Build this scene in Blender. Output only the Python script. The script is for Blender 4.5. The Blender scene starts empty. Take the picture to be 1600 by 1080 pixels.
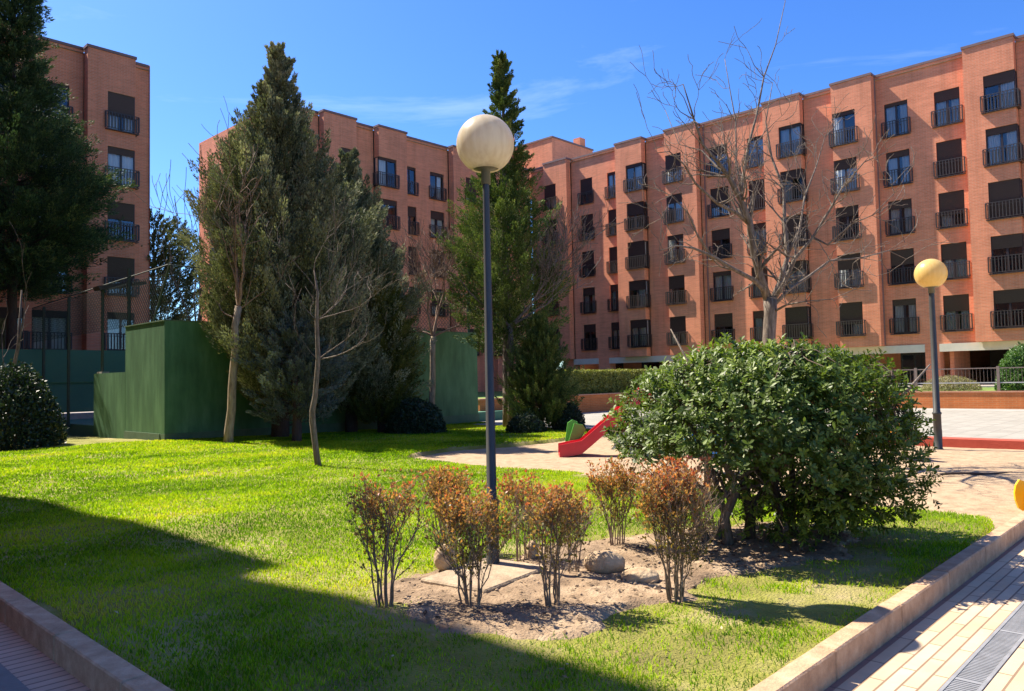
import bpy, math, random
import numpy as np
from mathutils import Vector, Matrix
R = math.radians
random.seed(7)
rng = np.random.default_rng(11)
S = bpy.context.scene
COL = S.collection

# ------------------------------------------------------------------ camera
FPX = 1202.456
yaw, pit, rol = R(46.352), R(2.5465), R(-1.1494)
CAMH = 1.6
fw = Vector((math.sin(yaw)*math.cos(pit), math.cos(yaw)*math.cos(pit), math.sin(pit)))
rt = fw.cross(Vector((0, 0, 1))).normalized(); up = rt.cross(fw)
rt, up = math.cos(rol)*rt + math.sin(rol)*up, -math.sin(rol)*rt + math.cos(rol)*up
cam = bpy.data.cameras.new("camera"); co = bpy.data.objects.new("camera", cam); COL.objects.link(co)
M = Matrix((rt, up, -fw)).transposed().to_4x4(); M.translation = Vector((0, 0, CAMH)); co.matrix_world = M
cam.sensor_fit = 'HORIZONTAL'; cam.sensor_width = 36; cam.lens = FPX/1600*36
cam.clip_start = 0.1; cam.clip_end = 6000
S.camera = co

# ------------------------------------------------------------------ sky, sun, exposure
SUN_EL, SUN_AZ = R(52.5), R(-12.0)          # azimuth from +Y towards +X
w = bpy.data.worlds.new("World"); S.world = w; w.use_nodes = True
nt = w.node_tree; nt.nodes.clear(); N = nt.nodes.new; L = nt.links.new
out = N('ShaderNodeOutputWorld'); bg = N('ShaderNodeBackground'); bg.inputs['Strength'].default_value = 0.105
sky = N('ShaderNodeTexSky'); sky.sky_type = 'NISHITA'; sky.sun_disc = False
sky.sun_elevation = SUN_EL; sky.sun_rotation = SUN_AZ; sky.altitude = 700; sky.air_density = 1.0; sky.dust_density = 1.1; sky.ozone_density = 3.0
hs = N('ShaderNodeHueSaturation'); hs.inputs['Saturation'].default_value = 1.25; hs.inputs['Hue'].default_value = .512; hs.inputs['Value'].default_value = 1.0
tc = N('ShaderNodeTexCoord'); mp = N('ShaderNodeMapping'); mp.inputs['Scale'].default_value = (1.2, 1.2, 7.0); mp.inputs['Rotation'].default_value = (0.1, 0.2, 0)
nz = N('ShaderNodeTexNoise'); nz.inputs['Scale'].default_value = 1.6; nz.inputs['Detail'].default_value = 7; nz.inputs['Roughness'].default_value = .6; nz.inputs['Distortion'].default_value = .5
rp = N('ShaderNodeValToRGB'); rp.color_ramp.elements[0].position = .55; rp.color_ramp.elements[0].color = (0, 0, 0, 1); rp.color_ramp.elements[1].position = .80; rp.color_ramp.elements[1].color = (.34, .34, .34, 1)
mx = N('ShaderNodeMixRGB'); mx.inputs['Color2'].default_value = (5.0, 5.8, 7.0, 1)
L(tc.outputs['Generated'], mp.inputs['Vector']); L(mp.outputs[0], nz.inputs['Vector']); L(nz.outputs['Fac'], rp.inputs[0])
L(sky.outputs[0], hs.inputs['Color']); tn = N('ShaderNodeMixRGB'); tn.blend_type = 'MULTIPLY'; tn.inputs['Fac'].default_value = 1; tn.inputs['Color2'].default_value = (.56, .76, .90, 1); L(hs.outputs[0], tn.inputs['Color1']); L(tn.outputs[0], mx.inputs['Color1']); L(rp.outputs[0], mx.inputs['Fac']); L(mx.outputs[0], bg.inputs[0]); L(bg.outputs[0], out.inputs[0])
sd = bpy.data.lights.new("sun", 'SUN'); sd.energy = 4.7; sd.angle = R(0.4); sd.color = (1.0, 0.90, 0.76)
so = bpy.data.objects.new("sun", sd); COL.objects.link(so)
sv = Vector((math.sin(SUN_AZ)*math.cos(SUN_EL), math.cos(SUN_AZ)*math.cos(SUN_EL), math.sin(SUN_EL)))
so.rotation_euler = sv.to_track_quat('Z', 'Y').to_euler(); so.location = (0, 0, 60)
S.view_settings.view_transform = 'Standard'; S.view_settings.look = 'None'; S.view_settings.gamma = 1
S.view_settings.exposure = 1.4
S.render.engine = 'CYCLES'
S.cycles.max_bounces = 8; S.cycles.transparent_max_bounces = 16
S.cycles.diffuse_bounces = 4

# ------------------------------------------------------------------ helpers
def tag(o, label=None, cat=None, group=None, kind=None):
    if label: o['label'] = label
    if cat: o['category'] = cat
    if group: o['group'] = group
    if kind: o['kind'] = kind
    return o
def empty(name, loc, rz=0, label=None, cat=None, group=None):
    o = bpy.data.objects.new(name, None); COL.objects.link(o); o.location = loc; o.rotation_euler = (0, 0, rz)
    o.empty_display_size = .2
    return tag(o, label, cat, group)
def link(name, me, parent=None, loc=(0, 0, 0), rz=0):
    o = bpy.data.objects.new(name, me); COL.objects.link(o); o.location = loc; o.rotation_euler = (0, 0, rz)
    if parent is not None: o.parent = parent
    return o
def copy_tree(o, parent=None):
    c = o.copy(); COL.objects.link(c)
    if parent is not None: c.parent = parent
    for ch in list(o.children): copy_tree(ch, c)
    return c

class MB:
    def __init__(s): s.v = []; s.f = []; s.m = []; s.mats = []
    def mi(s, mat):
        if mat not in s.mats: s.mats.append(mat)
        return s.mats.index(mat)
    def quad(s, a, b, c, d, mat):
        n = len(s.v); s.v += [a, b, c, d]; s.f.append((n, n+1, n+2, n+3)); s.m.append(s.mi(mat))
    def poly(s, pts, mat):
        n = len(s.v); s.v += list(pts); s.f.append(tuple(range(n, n+len(pts)))); s.m.append(s.mi(mat))
    def box(s, x0, x1, y0, y1, z0, z1, mat, bev=0):
        n = len(s.v); i = s.mi(mat)
        if bev <= 0:
            s.v += [(x0,y0,z0),(x1,y0,z0),(x1,y1,z0),(x0,y1,z0),(x0,y0,z1),(x1,y0,z1),(x1,y1,z1),(x0,y1,z1)]
            for f in ((3,2,1,0),(4,5,6,7),(0,1,5,4),(1,2,6,5),(2,3,7,6),(3,0,4,7)): s.f.append(tuple(n+k for k in f)); s.m.append(i)
        else:
            b = bev
            rings = [(0,0,z0,b),(0,0,z0+b,0),(0,0,z1-b,0),(0,0,z1,b)]
            for _, _, z, ins in rings:
                X0, X1, Y0, Y1 = x0+ins, x1-ins, y0+ins, y1-ins
                c = b if ins == 0 else b*.3
                s.v += [(X0+c,Y0,z),(X1-c,Y0,z),(X1,Y0+c,z),(X1,Y1-c,z),(X1-c,Y1,z),(X0+c,Y1,z),(X0,Y1-c,z),(X0,Y0+c,z)]
            s.f.append(tuple(n+k for k in range(7, -1, -1))); s.m.append(i)
            s.f.append(tuple(n+24+k for k in range(8))); s.m.append(i)
            for r in range(3):
                for k in range(8):
                    a = n+r*8+k; b2 = n+r*8+(k+1) % 8
                    s.f.append((a, b2, b2+8, a+8)); s.m.append(i)
    def tube(s, pts, rad, mat, seg=6, cap=True):
        pts = [Vector(p) for p in pts]; i = s.mi(mat); n0 = len(s.v)
        d = (pts[1]-pts[0]).normalized(); ref = Vector((1, 0, 0)) if abs(d.x) < .8 else Vector((0, 1, 0))
        a = d.cross(ref).normalized()
        for k, p in enumerate(pts):
            if k == 0: d = pts[1]-pts[0]
            elif k == len(pts)-1: d = pts[-1]-pts[-2]
            else: d = pts[k+1]-pts[k-1]
            d.normalize(); a = (a-d*a.dot(d)).normalized(); b = d.cross(a); r = rad[k] if hasattr(rad, '__len__') else rad
            for q in range(seg):
                t = 2*math.pi*q/seg; s.v.append(tuple(p+(a*math.cos(t)+b*math.sin(t))*r))
        for k in range(len(pts)-1):
            for q in range(seg):
                A = n0+k*seg+q; B = n0+k*seg+(q+1) % seg
                s.f.append((A, B, B+seg, A+seg)); s.m.append(i)
        if cap:
            s.f.append(tuple(n0+q for q in range(seg-1, -1, -1))); s.m.append(i)
            e = n0+(len(pts)-1)*seg; s.f.append(tuple(e+q for q in range(seg))); s.m.append(i)
    def lathe(s, prof, mat, seg=24, c=(0, 0)):
        i = s.mi(mat); n0 = len(s.v)
        for r, z in prof:
            for q in range(seg):
                t = 2*math.pi*q/seg; s.v.append((c[0]+r*math.cos(t), c[1]+r*math.sin(t), z))
        for k in range(len(prof)-1):
            for q in range(seg):
                A = n0+k*seg+q; B = n0+k*seg+(q+1) % seg
                s.f.append((A, B, B+seg, A+seg)); s.m.append(i)
    def prism(s, outline, y0, y1, mat):      # outline in (x,z), extruded along y
        n = len(s.v); k = len(outline); i = s.mi(mat)
        s.v += [(x, y0, z) for x, z in outline]+[(x, y1, z) for x, z in outline]
        s.f.append(tuple(n+q for q in range(k))); s.m.append(i)
        s.f.append(tuple(n+k+q for q in range(k-1, -1, -1))); s.m.append(i)
        for q in range(k):
            a = n+q; b = n+(q+1) % k; s.f.append((b, a, a+k, b+k)); s.m.append(i)
    def mesh(s, name, smooth=False):
        me = bpy.data.meshes.new(name); me.from_pydata([tuple(v) for v in s.v], [], s.f)
        for m in s.mats: me.materials.append(m)
        me.polygons.foreach_set('material_index', s.m)
        if smooth: me.polygons.foreach_set('use_smooth', [True]*len(s.f))
        me.update(); return me
    def build(s, name, parent=None, loc=(0, 0, 0), rz=0, smooth=False):
        return link(name, s.mesh(name, smooth), parent, loc, rz)

def fast_mesh(name, V, F, mat, var=None, smooth=False, extra=None):
    """V (n,3) array, F (m,k) int array"""
    me = bpy.data.meshes.new(name); V = np.asarray(V, np.float32); F = np.asarray(F, np.int32); k = F.shape[1]
    me.vertices.add(len(V)); me.vertices.foreach_set('co', V.ravel())
    me.loops.add(F.size); me.loops.foreach_set('vertex_index', F.ravel())
    me.polygons.add(len(F)); me.polygons.foreach_set('loop_start', np.arange(0, F.size, k, dtype=np.int32))
    try: me.polygons.foreach_set('loop_total', np.full(len(F), k, np.int32))
    except Exception: pass
    if smooth: me.polygons.foreach_set('use_smooth', np.ones(len(F), bool))
    me.materials.append(mat)
    me.update(calc_edges=True)
    for nm, arr in ([('var', var)] if var is not None else [])+(extra or []):
        at = me.attributes.new(nm, 'FLOAT', 'POINT'); at.data.foreach_set('value', np.asarray(arr, np.float32))
    return me

# ---- numpy noise
def vnoise(x, y, seed=0):
    xi = np.floor(x).astype(np.int64); yi = np.floor(y).astype(np.int64); xf = x-xi; yf = y-yi
    def h(a, b):
        n = (a*374761393+b*668265263+seed*1442695) & 0xffffffff
        n = ((n ^ (n >> 13))*1274126177) & 0xffffffff
        return ((n ^ (n >> 16)) & 0xffff)/65535.0
    u = xf*xf*(3-2*xf); v = yf*yf*(3-2*yf)
    return (h(xi, yi)*(1-u)+h(xi+1, yi)*u)*(1-v)+(h(xi, yi+1)*(1-u)+h(xi+1, yi+1)*u)*v
def fbm(x, y, seed=0, oct=4):
    s = 0; a = .5
    for o in range(oct): s = s+a*vnoise(x*2**o+o*17.3, y*2**o-o*9.1, seed+o); a *= .5
    return s/(1-.5**oct)
def sstep(a, b, x):
    t = np.clip((x-a)/(b-a), 0, 1); return t*t*(3-2*t)
def inpoly(x, y, poly):
    c = np.zeros(np.shape(x), bool); n = len(poly)
    for i in range(n):
        x1, y1 = poly[i]; x2, y2 = poly[(i+1) % n]
        if y1 == y2: continue
        cond = ((y1 > y) != (y2 > y)) & (x < (x2-x1)*(y-y1)/(y2-y1)+x1); c ^= cond
    return c
def pdist(x, y, poly):
    d = np.full(np.shape(x), 1e9); n = len(poly)
    for i in range(n):
        x1, y1 = poly[i]; x2, y2 = poly[(i+1) % n]; dx, dy = x2-x1, y2-y1
        t = np.clip(((x-x1)*dx+(y-y1)*dy)/(dx*dx+dy*dy+1e-12), 0, 1)
        d = np.minimum(d, np.hypot(x-x1-t*dx, y-y1-t*dy))
    return np.where(inpoly(x, y, poly), d, -d)

# ------------------------------------------------------------------ materials
def newmat(name):
    m = bpy.data.materials.new(name); m.use_nodes = True; t = m.node_tree; b = t.nodes['Principled BSDF']; return m, t, b
def noise_mat(name, cols, scale=5, rough=.8, bump=0, bscale=40, detail=6, spec=.5, metallic=0, pos=None, coord='Object', stretch=None):
    m, t, b = newmat(name); N = t.nodes.new; L = t.links.new
    tc = N('ShaderNodeTexCoord'); src = tc.outputs[coord]
    if stretch:
        mp = N('ShaderNodeMapping'); mp.inputs['Scale'].default_value = stretch; L(src, mp.inputs[0]); src = mp.outputs[0]
    n = N('ShaderNodeTexNoise'); n.inputs['Scale'].default_value = scale; n.inputs['Detail'].default_value = detail; n.inputs['Roughness'].default_value = .62; L(src, n.inputs['Vector'])
    r = N('ShaderNodeValToRGB'); cr = r.color_ramp
    pos = pos or [.3+.4*i/max(1, len(cols)-1) for i in range(len(cols))]
    while len(cr.elements) < len(cols): cr.elements.new(.5)
    for e, p, c in zip(cr.elements, pos, cols): e.position = p; e.color = (*c, 1)
    L(n.outputs['Fac'], r.inputs[0]); L(r.outputs[0], b.inputs['Base Color'])
    b.inputs['Roughness'].default_value = rough; b.inputs['Metallic'].default_value = metallic; b.inputs['Specular IOR Level'].default_value = spec
    if bump:
        n2 = N('ShaderNodeTexNoise'); n2.inputs['Scale'].default_value = bscale; n2.inputs['Detail'].default_value = 5; L(src, n2.inputs['Vector'])
        bp = N('ShaderNodeBump'); bp.inputs['Strength'].default_value = bump; bp.inputs['Distance'].default_value = .02; L(n2.outputs['Fac'], bp.inputs['Height']); L(bp.outputs[0], b.inputs['Normal'])
    return m
def leaf_mat(name, cols, pos=None, rough=.5, trans=.25, spec=.4, tint=None):
    m, t, b = newmat(name); N = t.nodes.new; L = t.links.new
    a = N('ShaderNodeAttribute'); a.attribute_name = 'var'
    r = N('ShaderNodeValToRGB'); cr = r.color_ramp
    pos = pos or [i/max(1, len(cols)-1) for i in range(len(cols))]
    while len(cr.elements) < len(cols): cr.elements.new(.5)
    for e, p, c in zip(cr.elements, pos, cols): e.position = p; e.color = (*c, 1)
    L(a.outputs['Fac'], r.inputs[0]); L(r.outputs[0], b.inputs['Base Color'])
    b.inputs['Roughness'].default_value = rough; b.inputs['Specular IOR Level'].default_value = spec
    tr = N('ShaderNodeBsdfTranslucent'); mixc = N('ShaderNodeMixRGB'); mixc.blend_type = 'MULTIPLY'; mixc.inputs['Fac'].default_value = 1; mixc.inputs['Color2'].default_value = tint or (1.3, 1.4, .7, 1)
    L(r.outputs[0], mixc.inputs['Color1']); L(mixc.outputs[0], tr.inputs['Color'])
    ms = N('ShaderNodeMixShader'); ms.inputs[0].default_value = trans; L(b.outputs[0], ms.inputs[1]); L(tr.outputs[0], ms.inputs[2]); L(ms.outputs[0], t.nodes['Material Output'].inputs[0])
    return m
def brick_mat(name, c1, c2, mortar):
    m, t, b = newmat(name); N = t.nodes.new; L = t.links.new
    tc = N('ShaderNodeTexCoord'); sp = N('ShaderNodeSeparateXYZ'); L(tc.outputs['Object'], sp.inputs[0])
    ad = N('ShaderNodeMath'); ad.operation = 'ADD'; L(sp.outputs['X'], ad.inputs[0]); L(sp.outputs['Y'], ad.inputs[1])
    cb = N('ShaderNodeCombineXYZ'); L(ad.outputs[0], cb.inputs['X']); L(sp.outputs['Z'], cb.inputs['Y'])
    br = N('ShaderNodeTexBrick'); br.inputs['Scale'].default_value = 1; br.inputs['Brick Width'].default_value = .26; br.inputs['Row Height'].default_value = .072; br.inputs['Mortar Size'].default_value = .011
    br.inputs['Color1'].default_value = (*c1, 1); br.inputs['Color2'].default_value = (*c2, 1); br.inputs['Mortar'].default_value = (*mortar, 1); br.inputs['Bias'].default_value = -.1
    L(cb.outputs[0], br.inputs['Vector'])
    n = N('ShaderNodeTexNoise'); n.inputs['Scale'].default_value = .55; n.inputs['Detail'].default_value = 7; L(tc.outputs['Object'], n.inputs['Vector'])
    mpp = N('ShaderNodeMapping'); mpp.inputs['Scale'].default_value = (.7, .7, 9); L(tc.outputs['Object'], mpp.inputs[0])
    n2 = N('ShaderNodeTexNoise'); n2.inputs['Scale'].default_value = 1.2; n2.inputs['Detail'].default_value = 5; L(mpp.outputs[0], n2.inputs['Vector'])
    am = N('ShaderNodeMath'); am.operation = 'MULTIPLY_ADD'; am.inputs[1].default_value = .5; am.inputs[2].default_value = .75; L(n.outputs['Fac'], am.inputs[0])
    am2 = N('ShaderNodeMath'); am2.operation = 'MULTIPLY_ADD'; am2.inputs[1].default_value = .44; am2.inputs[2].default_value = .78; L(n2.outputs['Fac'], am2.inputs[0])
    mp3 = N('ShaderNodeMapping'); mp3.inputs['Scale'].default_value = (2.2, 2.2, .16); L(tc.outputs['Object'], mp3.inputs[0])
    n3 = N('ShaderNodeTexNoise'); n3.inputs['Scale'].default_value = 1.0; n3.inputs['Detail'].default_value = 6; n3.inputs['Roughness'].default_value = .7; L(mp3.outputs[0], n3.inputs['Vector'])
    am3 = N('ShaderNodeMapRange'); am3.inputs['From Min'].default_value = .30; am3.inputs['From Max'].default_value = .55; am3.inputs['To Min'].default_value = .80; am3.inputs['To Max'].default_value = 1.0; L(n3.outputs['Fac'], am3.inputs['Value'])
    mm0 = N('ShaderNodeMath'); mm0.operation = 'MULTIPLY'; L(am.outputs[0], mm0.inputs[0]); L(am3.outputs[0], mm0.inputs[1])
    mm = N('ShaderNodeMath'); mm.operation = 'MULTIPLY'; L(mm0.outputs[0], mm.inputs[0]); L(am2.outputs[0], mm.inputs[1])
    mx = N('ShaderNodeMixRGB'); mx.blend_type = 'MULTIPLY'; mx.inputs['Fac'].default_value = 1; L(br.outputs['Color'], mx.inputs['Color1']); L(mm.outputs[0], mx.inputs['Color2'])
    L(mx.outputs[0], b.inputs['Base Color']); b.inputs['Roughness'].default_value = .85; b.inputs['Specular IOR Level'].default_value = .25
    bp = N('ShaderNodeBump'); bp.inputs['Strength'].default_value = .4; bp.inputs['Distance'].default_value = .01; L(br.outputs['Fac'], bp.inputs['Height']); bp.invert = True; L(bp.outputs[0], b.inputs['Normal'])
    return m
def tile_mat(name, c1, c2, mortar, bw, rh, ms=.008, off=.5, rough=.7, swap=False, dirt=.25):
    m, t, b = newmat(name); N = t.nodes.new; L = t.links.new
    tc = N('ShaderNodeTexCoord'); mp = N('ShaderNodeMapping'); L(tc.outputs['Object'], mp.inputs[0])
    if swap: mp.inputs['Rotation'].default_value = (0, 0, R(90))
    br = N('ShaderNodeTexBrick'); br.inputs['Scale'].default_value = 1; br.inputs['Brick Width'].default_value = bw; br.inputs['Row Height'].default_value = rh; br.inputs['Mortar Size'].default_value = ms; br.offset = off
    br.inputs['Color1'].default_value = (*c1, 1); br.inputs['Color2'].default_value = (*c2, 1); br.inputs['Mortar'].default_value = (*mortar, 1)
    L(mp.outputs[0], br.inputs['Vector'])
    n = N('ShaderNodeTexNoise'); n.inputs['Scale'].default_value = 3.2; n.inputs['Detail'].default_value = 9; n.inputs['Roughness'].default_value = .7; L(tc.outputs['Object'], n.inputs['Vector'])
    am = N('ShaderNodeMath'); am.operation = 'MULTIPLY_ADD'; am.inputs[1].default_value = dirt*2; am.inputs[2].default_value = 1-dirt; L(n.outputs['Fac'], am.inputs[0])
    mx = N('ShaderNodeMixRGB'); mx.blend_type = 'MULTIPLY'; mx.inputs['Fac'].default_value = 1; L(br.outputs['Color'], mx.inputs['Color1']); L(am.outputs[0], mx.inputs['Color2'])
    L(mx.outputs[0], b.inputs['Base Color']); b.inputs['Roughness'].default_value = rough
    bp = N('ShaderNodeBump'); bp.inputs['Strength'].default_value = .5; bp.inputs['Distance'].default_value = .01; L(br.outputs['Fac'], bp.inputs['Height']); bp.invert = True; L(bp.outputs[0], b.inputs['Normal'])
    return m
BR = brick_mat('brick', (.78, .262, .132), (.65, .21, .104), (.70, .35, .22))
BR2 = brick_mat('brick_orange', (.56, .17, .05), (.48, .14, .04), (.5, .22, .09))
COPING = noise_mat('coping', [(.16, .09, .08), (.22, .13, .11)], 3, .6)
BEAM = noise_mat('beam_concrete', [(.55, .52, .42), (.66, .62, .5)], 2, .8, .1)
DARKMET = noise_mat('dark_metal', [(.035, .026, .022), (.06, .046, .038)], 8, .45)
FRAME = noise_mat('window_frame_brown', [(.024, .015, .015), (.036, .022, .02)], 8, .4)
SHUT = noise_mat('shutter_brown', [(.038, .019, .019), (.055, .029, .028)], 2, .55, stretch=(1, 1, 8))
JAMB = noise_mat('panel_tan', [(.20, .155, .125), (.26, .2, .165)], 3, .7)
CURT = noise_mat('curtain', [(.72, .70, .66), (.92, .90, .86)], 3, .9, stretch=(6, 6, .3))
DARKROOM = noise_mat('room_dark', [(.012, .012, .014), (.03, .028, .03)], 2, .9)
def glass_mat():
    m, t, b = newmat('window_glass'); N = t.nodes.new; L = t.links.new
    gl = N('ShaderNodeBsdfGlossy'); gl.inputs['Roughness'].default_value = .03; gl.inputs['Color'].default_value = (.85, .92, 1, 1)
    tr = N('ShaderNodeBsdfTransparent'); tr.inputs['Color'].default_value = (.86, .9, .92, 1)
    fr = N('ShaderNodeFresnel'); fr.inputs['IOR'].default_value = 1.9
    ms = N('ShaderNodeMixShader'); L(fr.outputs[0], ms.inputs[0]); L(tr.outputs[0], ms.inputs[1]); L(gl.outputs[0], ms.inputs[2]); L(ms.outputs[0], t.nodes['Material Output'].inputs[0])
    return m
GLASS = glass_mat()
GREENW = noise_mat('green_paint', [(.03, .10, .038), (.055, .155, .062), (.095, .22, .10)], 2.2, .7, .2, 60, detail=9, stretch=(1.4, 1.4, .35))
GREENB = noise_mat('green_paint_base', [(.06, .12, .06), (.09, .15, .085)], 4, .8, .2, 30)
GREENC = noise_mat('green_court_paint', [(.05, .15, .095), (.065, .18, .11)], 1.1, .75, .1)
CONC = noise_mat('concrete', [(.30, .28, .25), (.42, .40, .36)], 6, .85, .2)
KERB = noise_mat('kerb_stone', [(.34, .20, .11), (.46, .285, .165), (.56, .375, .235)], 9, .85, .35, 70)
KERBS = noise_mat('kerb_shade', [(.25, .17, .13), (.34, .24, .19)], 9, .85, .35, 70)
SOIL = noise_mat('soil', [(.10, .062, .035), (.27, .185, .11), (.42, .31, .195)], 3.5, .95, .9, 55, detail=10, pos=[.3, .5, .68])
SAND = noise_mat('sand', [(.24, .165, .095), (.345, .245, .147), (.42, .305, .19)], 7, .95, .6, 28, detail=9, pos=[.3, .5, .7])
POLE = noise_mat('pole_grey', [(.028, .03, .028), (.05, .052, .048)], 12, .5, stretch=(3, 3, .6))
BARK = noise_mat('bark_pale', [(.16, .12, .075), (.30, .235, .155), (.40, .32, .22)], 6, .9, .6, 45, stretch=(3, 3, .6))
BARKG = noise_mat('bark_grey', [(.075, .055, .04), (.16, .125, .095), (.27, .22, .17)], 8, .9, .7, 50, stretch=(3, 3, .7))
BARKD = noise_mat('bark_dark', [(.045, .03, .022), (.09, .06, .045)], 8, .95, .8, 30, stretch=(4, 4, .7))
TWIG = noise_mat('twig_brown', [(.085, .055, .04), (.15, .10, .07)], 14, .85)
TWIGP = noise_mat('twig_pale', [(.16, .10, .065), (.28, .19, .13)], 14, .85)
STONE = noise_mat('boulder', [(.28, .185, .10), (.42, .30, .18), (.52, .40, .26)], 7, .9, .8, 25, detail=9)
REDP = noise_mat('red_plastic', [(.52, .018, .03), (.62, .03, .045)], 3, .35)
GRNP = noise_mat('green_plastic', [(.07, .34, .04), (.12, .42, .06)], 3, .4)
YELP = noise_mat('yellow_plastic', [(.75, .42, .01), (.85, .5, .02)], 3, .35)
BLUP = noise_mat('blue_plastic', [(.01, .22, .55), (.02, .3, .65)], 3, .4)
ORAP = noise_mat('orange_plastic', [(.75, .22, .01), (.85, .3, .02)], 3, .4)
GREYP = noise_mat('grey_plastic', [(.35, .36, .35), (.45, .46, .44)], 3, .5)
REDK = noise_mat('red_kerb_paint', [(.38, .05, .025), (.47, .075, .04)], 4, .7, .2)
PAVEL = noise_mat('pave_plain', [(.36, .28, .25), (.42, .33, .30)], 5, .8, .2)
GRAVELB = noise_mat('ground_far', [(.20, .18, .15), (.28, .25, .21)], 2, .95)

# ------------------------------------------------------------------ terrain
def zl(x, y):
    return .12+.15*np.exp(-((x-6.5)/4.5)**2-((y-19)/5.5)**2)+.02*(fbm(x*.6, y*.6, 5)-.5)+.012*(fbm(x*2.5, y*2.5, 8)-.5)
SANDP = [(8.35, 1.80), (8.95, 1.95), (9.15, 2.75), (8.9, 5.97), (9.5, 7.74), (9.3, 9.56), (9.35, 11.8), (10.1, 12.4), (11.28, 12.8), (12.55, 12.5), (14.44, 12.35), (15.0, 12.5), (17.7, 13.0), (17.7, 1.2), (8.35, 1.2)]
LAWNP = [(1.57, 1.73), (8.35, 1.73)] + SANDP[1:13] + [(17.7, 19.0), (19.5, 19.0), (19.5, 19.95), (8.0, 19.95), (8.0, 26), (7.9, 31), (1.57, 31)]
BEDP = [(3.02, 4.0), (3.15, 4.42), (3.5, 4.66), (4.05, 4.72), (4.3, 4.5), (5.1, 4.6), (5.8, 4.5), (6.5, 4.2), (7.3, 3.7), (7.75, 3.0), (7.2, 2.45), (6.2, 2.35), (5.6, 2.62), (4.9, 2.72), (4.4, 2.66), (3.9, 2.84), (3.45, 2.80), (3.05, 3.05), (2.95, 3.5)]
def grid_mesh(name, x0, x1, y0, y1, step, zf, mat, mask=None):
    xs = np.arange(x0, x1+step*.5, step); ys = np.arange(y0, y1+step*.5, step)
    X, Y = np.meshgrid(xs, ys); Z = zf(X, Y); V = np.stack([X, Y, Z], -1).reshape(-1, 3)
    ny, nx = X.shape; i = np.arange(ny-1)[:, None]*nx+np.arange(nx-1)[None]; F = np.stack([i, i+1, i+nx+1, i+nx], -1).reshape(-1, 4)
    if mask is not None:
        c = V[F].mean(1); F = F[mask(c[:, 0], c[:, 1])]
        used = np.unique(F); re = np.zeros(len(V), np.int64); re[used] = np.arange(len(used)); V = V[used]; F = re[F]
    return link(name, fast_mesh(name, V, F, mat, smooth=True))

# base ground, reaching the horizon
b = MB(); b.quad((-3000, -3000, -.06), (3000, -3000, -.06), (3000, 3000, -.06), (-3000, 3000, -.06), GRAVELB); tag(b.build('ground'), kind='structure')

def grass_ground_mat():
    m, t, b = newmat('lawn_ground'); N = t.nodes.new; L = t.links.new
    tc = N('ShaderNodeTexCoord')
    n = N('ShaderNodeTexNoise'); n.inputs['Scale'].default_value = 1.1; n.inputs['Detail'].default_value = 9; n.inputs['Roughness'].default_value = .65; L(tc.outputs['Object'], n.inputs[0])
    r = N('ShaderNodeValToRGB'); cr = r.color_ramp; cr.elements.new(.5)
    for e, p, c in zip(cr.elements, (.3, .5, .72), ((.14, .12, .03), (.23, .23, .03), (.40, .31, .17))): e.position = p; e.color = (*c, 1)
    L(n.outputs['Fac'], r.inputs[0]); L(r.outputs[0], b.inputs['Base Color']); b.inputs['Roughness'].default_value = .95
    n2 = N('ShaderNodeTexNoise'); n2.inputs['Scale'].default_value = 60; n2.inputs['Detail'].default_value = 4; L(tc.outputs['Object'], n2.inputs[0])
    bp = N('ShaderNodeBump'); bp.inputs['Strength'].default_value = 1; bp.inputs['Distance'].default_value = .03; L(n2.outputs['Fac'], bp.inputs['Height']); L(bp.outputs[0], b.inputs['Normal'])
    return m
LAWNM = grass_ground_mat()
def zlawn(X, Y):
    d = pdist(X, Y, LAWNP)
    e = fbm(X*1.7, Y*1.7, 3)*.18-.09
    near = (X < 8.0) & (Y < 25) & ((X < 1.8) | (Y < 1.9))
    drop = np.where(near, 0, sstep(.12, -.10, d+e)*.22)
    return zl(X, Y)-drop
tag(grid_mesh('lawn', 1.5, 19.6, 1.66, 31.0, .1, zlawn, LAWNM, lambda x, y: (pdist(x, y, LAWNP) > -.25) & ((x > 1.5) & (y > 1.66)) & ~((y > 19.9) & (x > 8.05))), kind='structure')
def zbed(X, Y):
    d = pdist(X, Y, BEDP)+ (fbm(X*2.2, Y*2.2, 21)-.5)*.5
    return zl(X, Y)-.03+sstep(-.02, .22, d)*.055+(fbm(X*9, Y*9, 31, 5)-.5)*.035*sstep(0, .2, d)+(fbm(X*30, Y*30, 33, 2)-.5)*.012
tag(grid_mesh('soil_bed', 2.6, 8.1, 2.1, 5.1, .025, zbed, SOIL), kind='structure')
def zsand(X, Y): return .045+(fbm(X*.9, Y*.9, 41)-.5)*.04+(fbm(X*4, Y*4, 43, 2)-.5)*.008
tag(grid_mesh('sand', 8.2, 17.62, 1.74, 13.6, .08, zsand, SAND), kind='structure')

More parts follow.
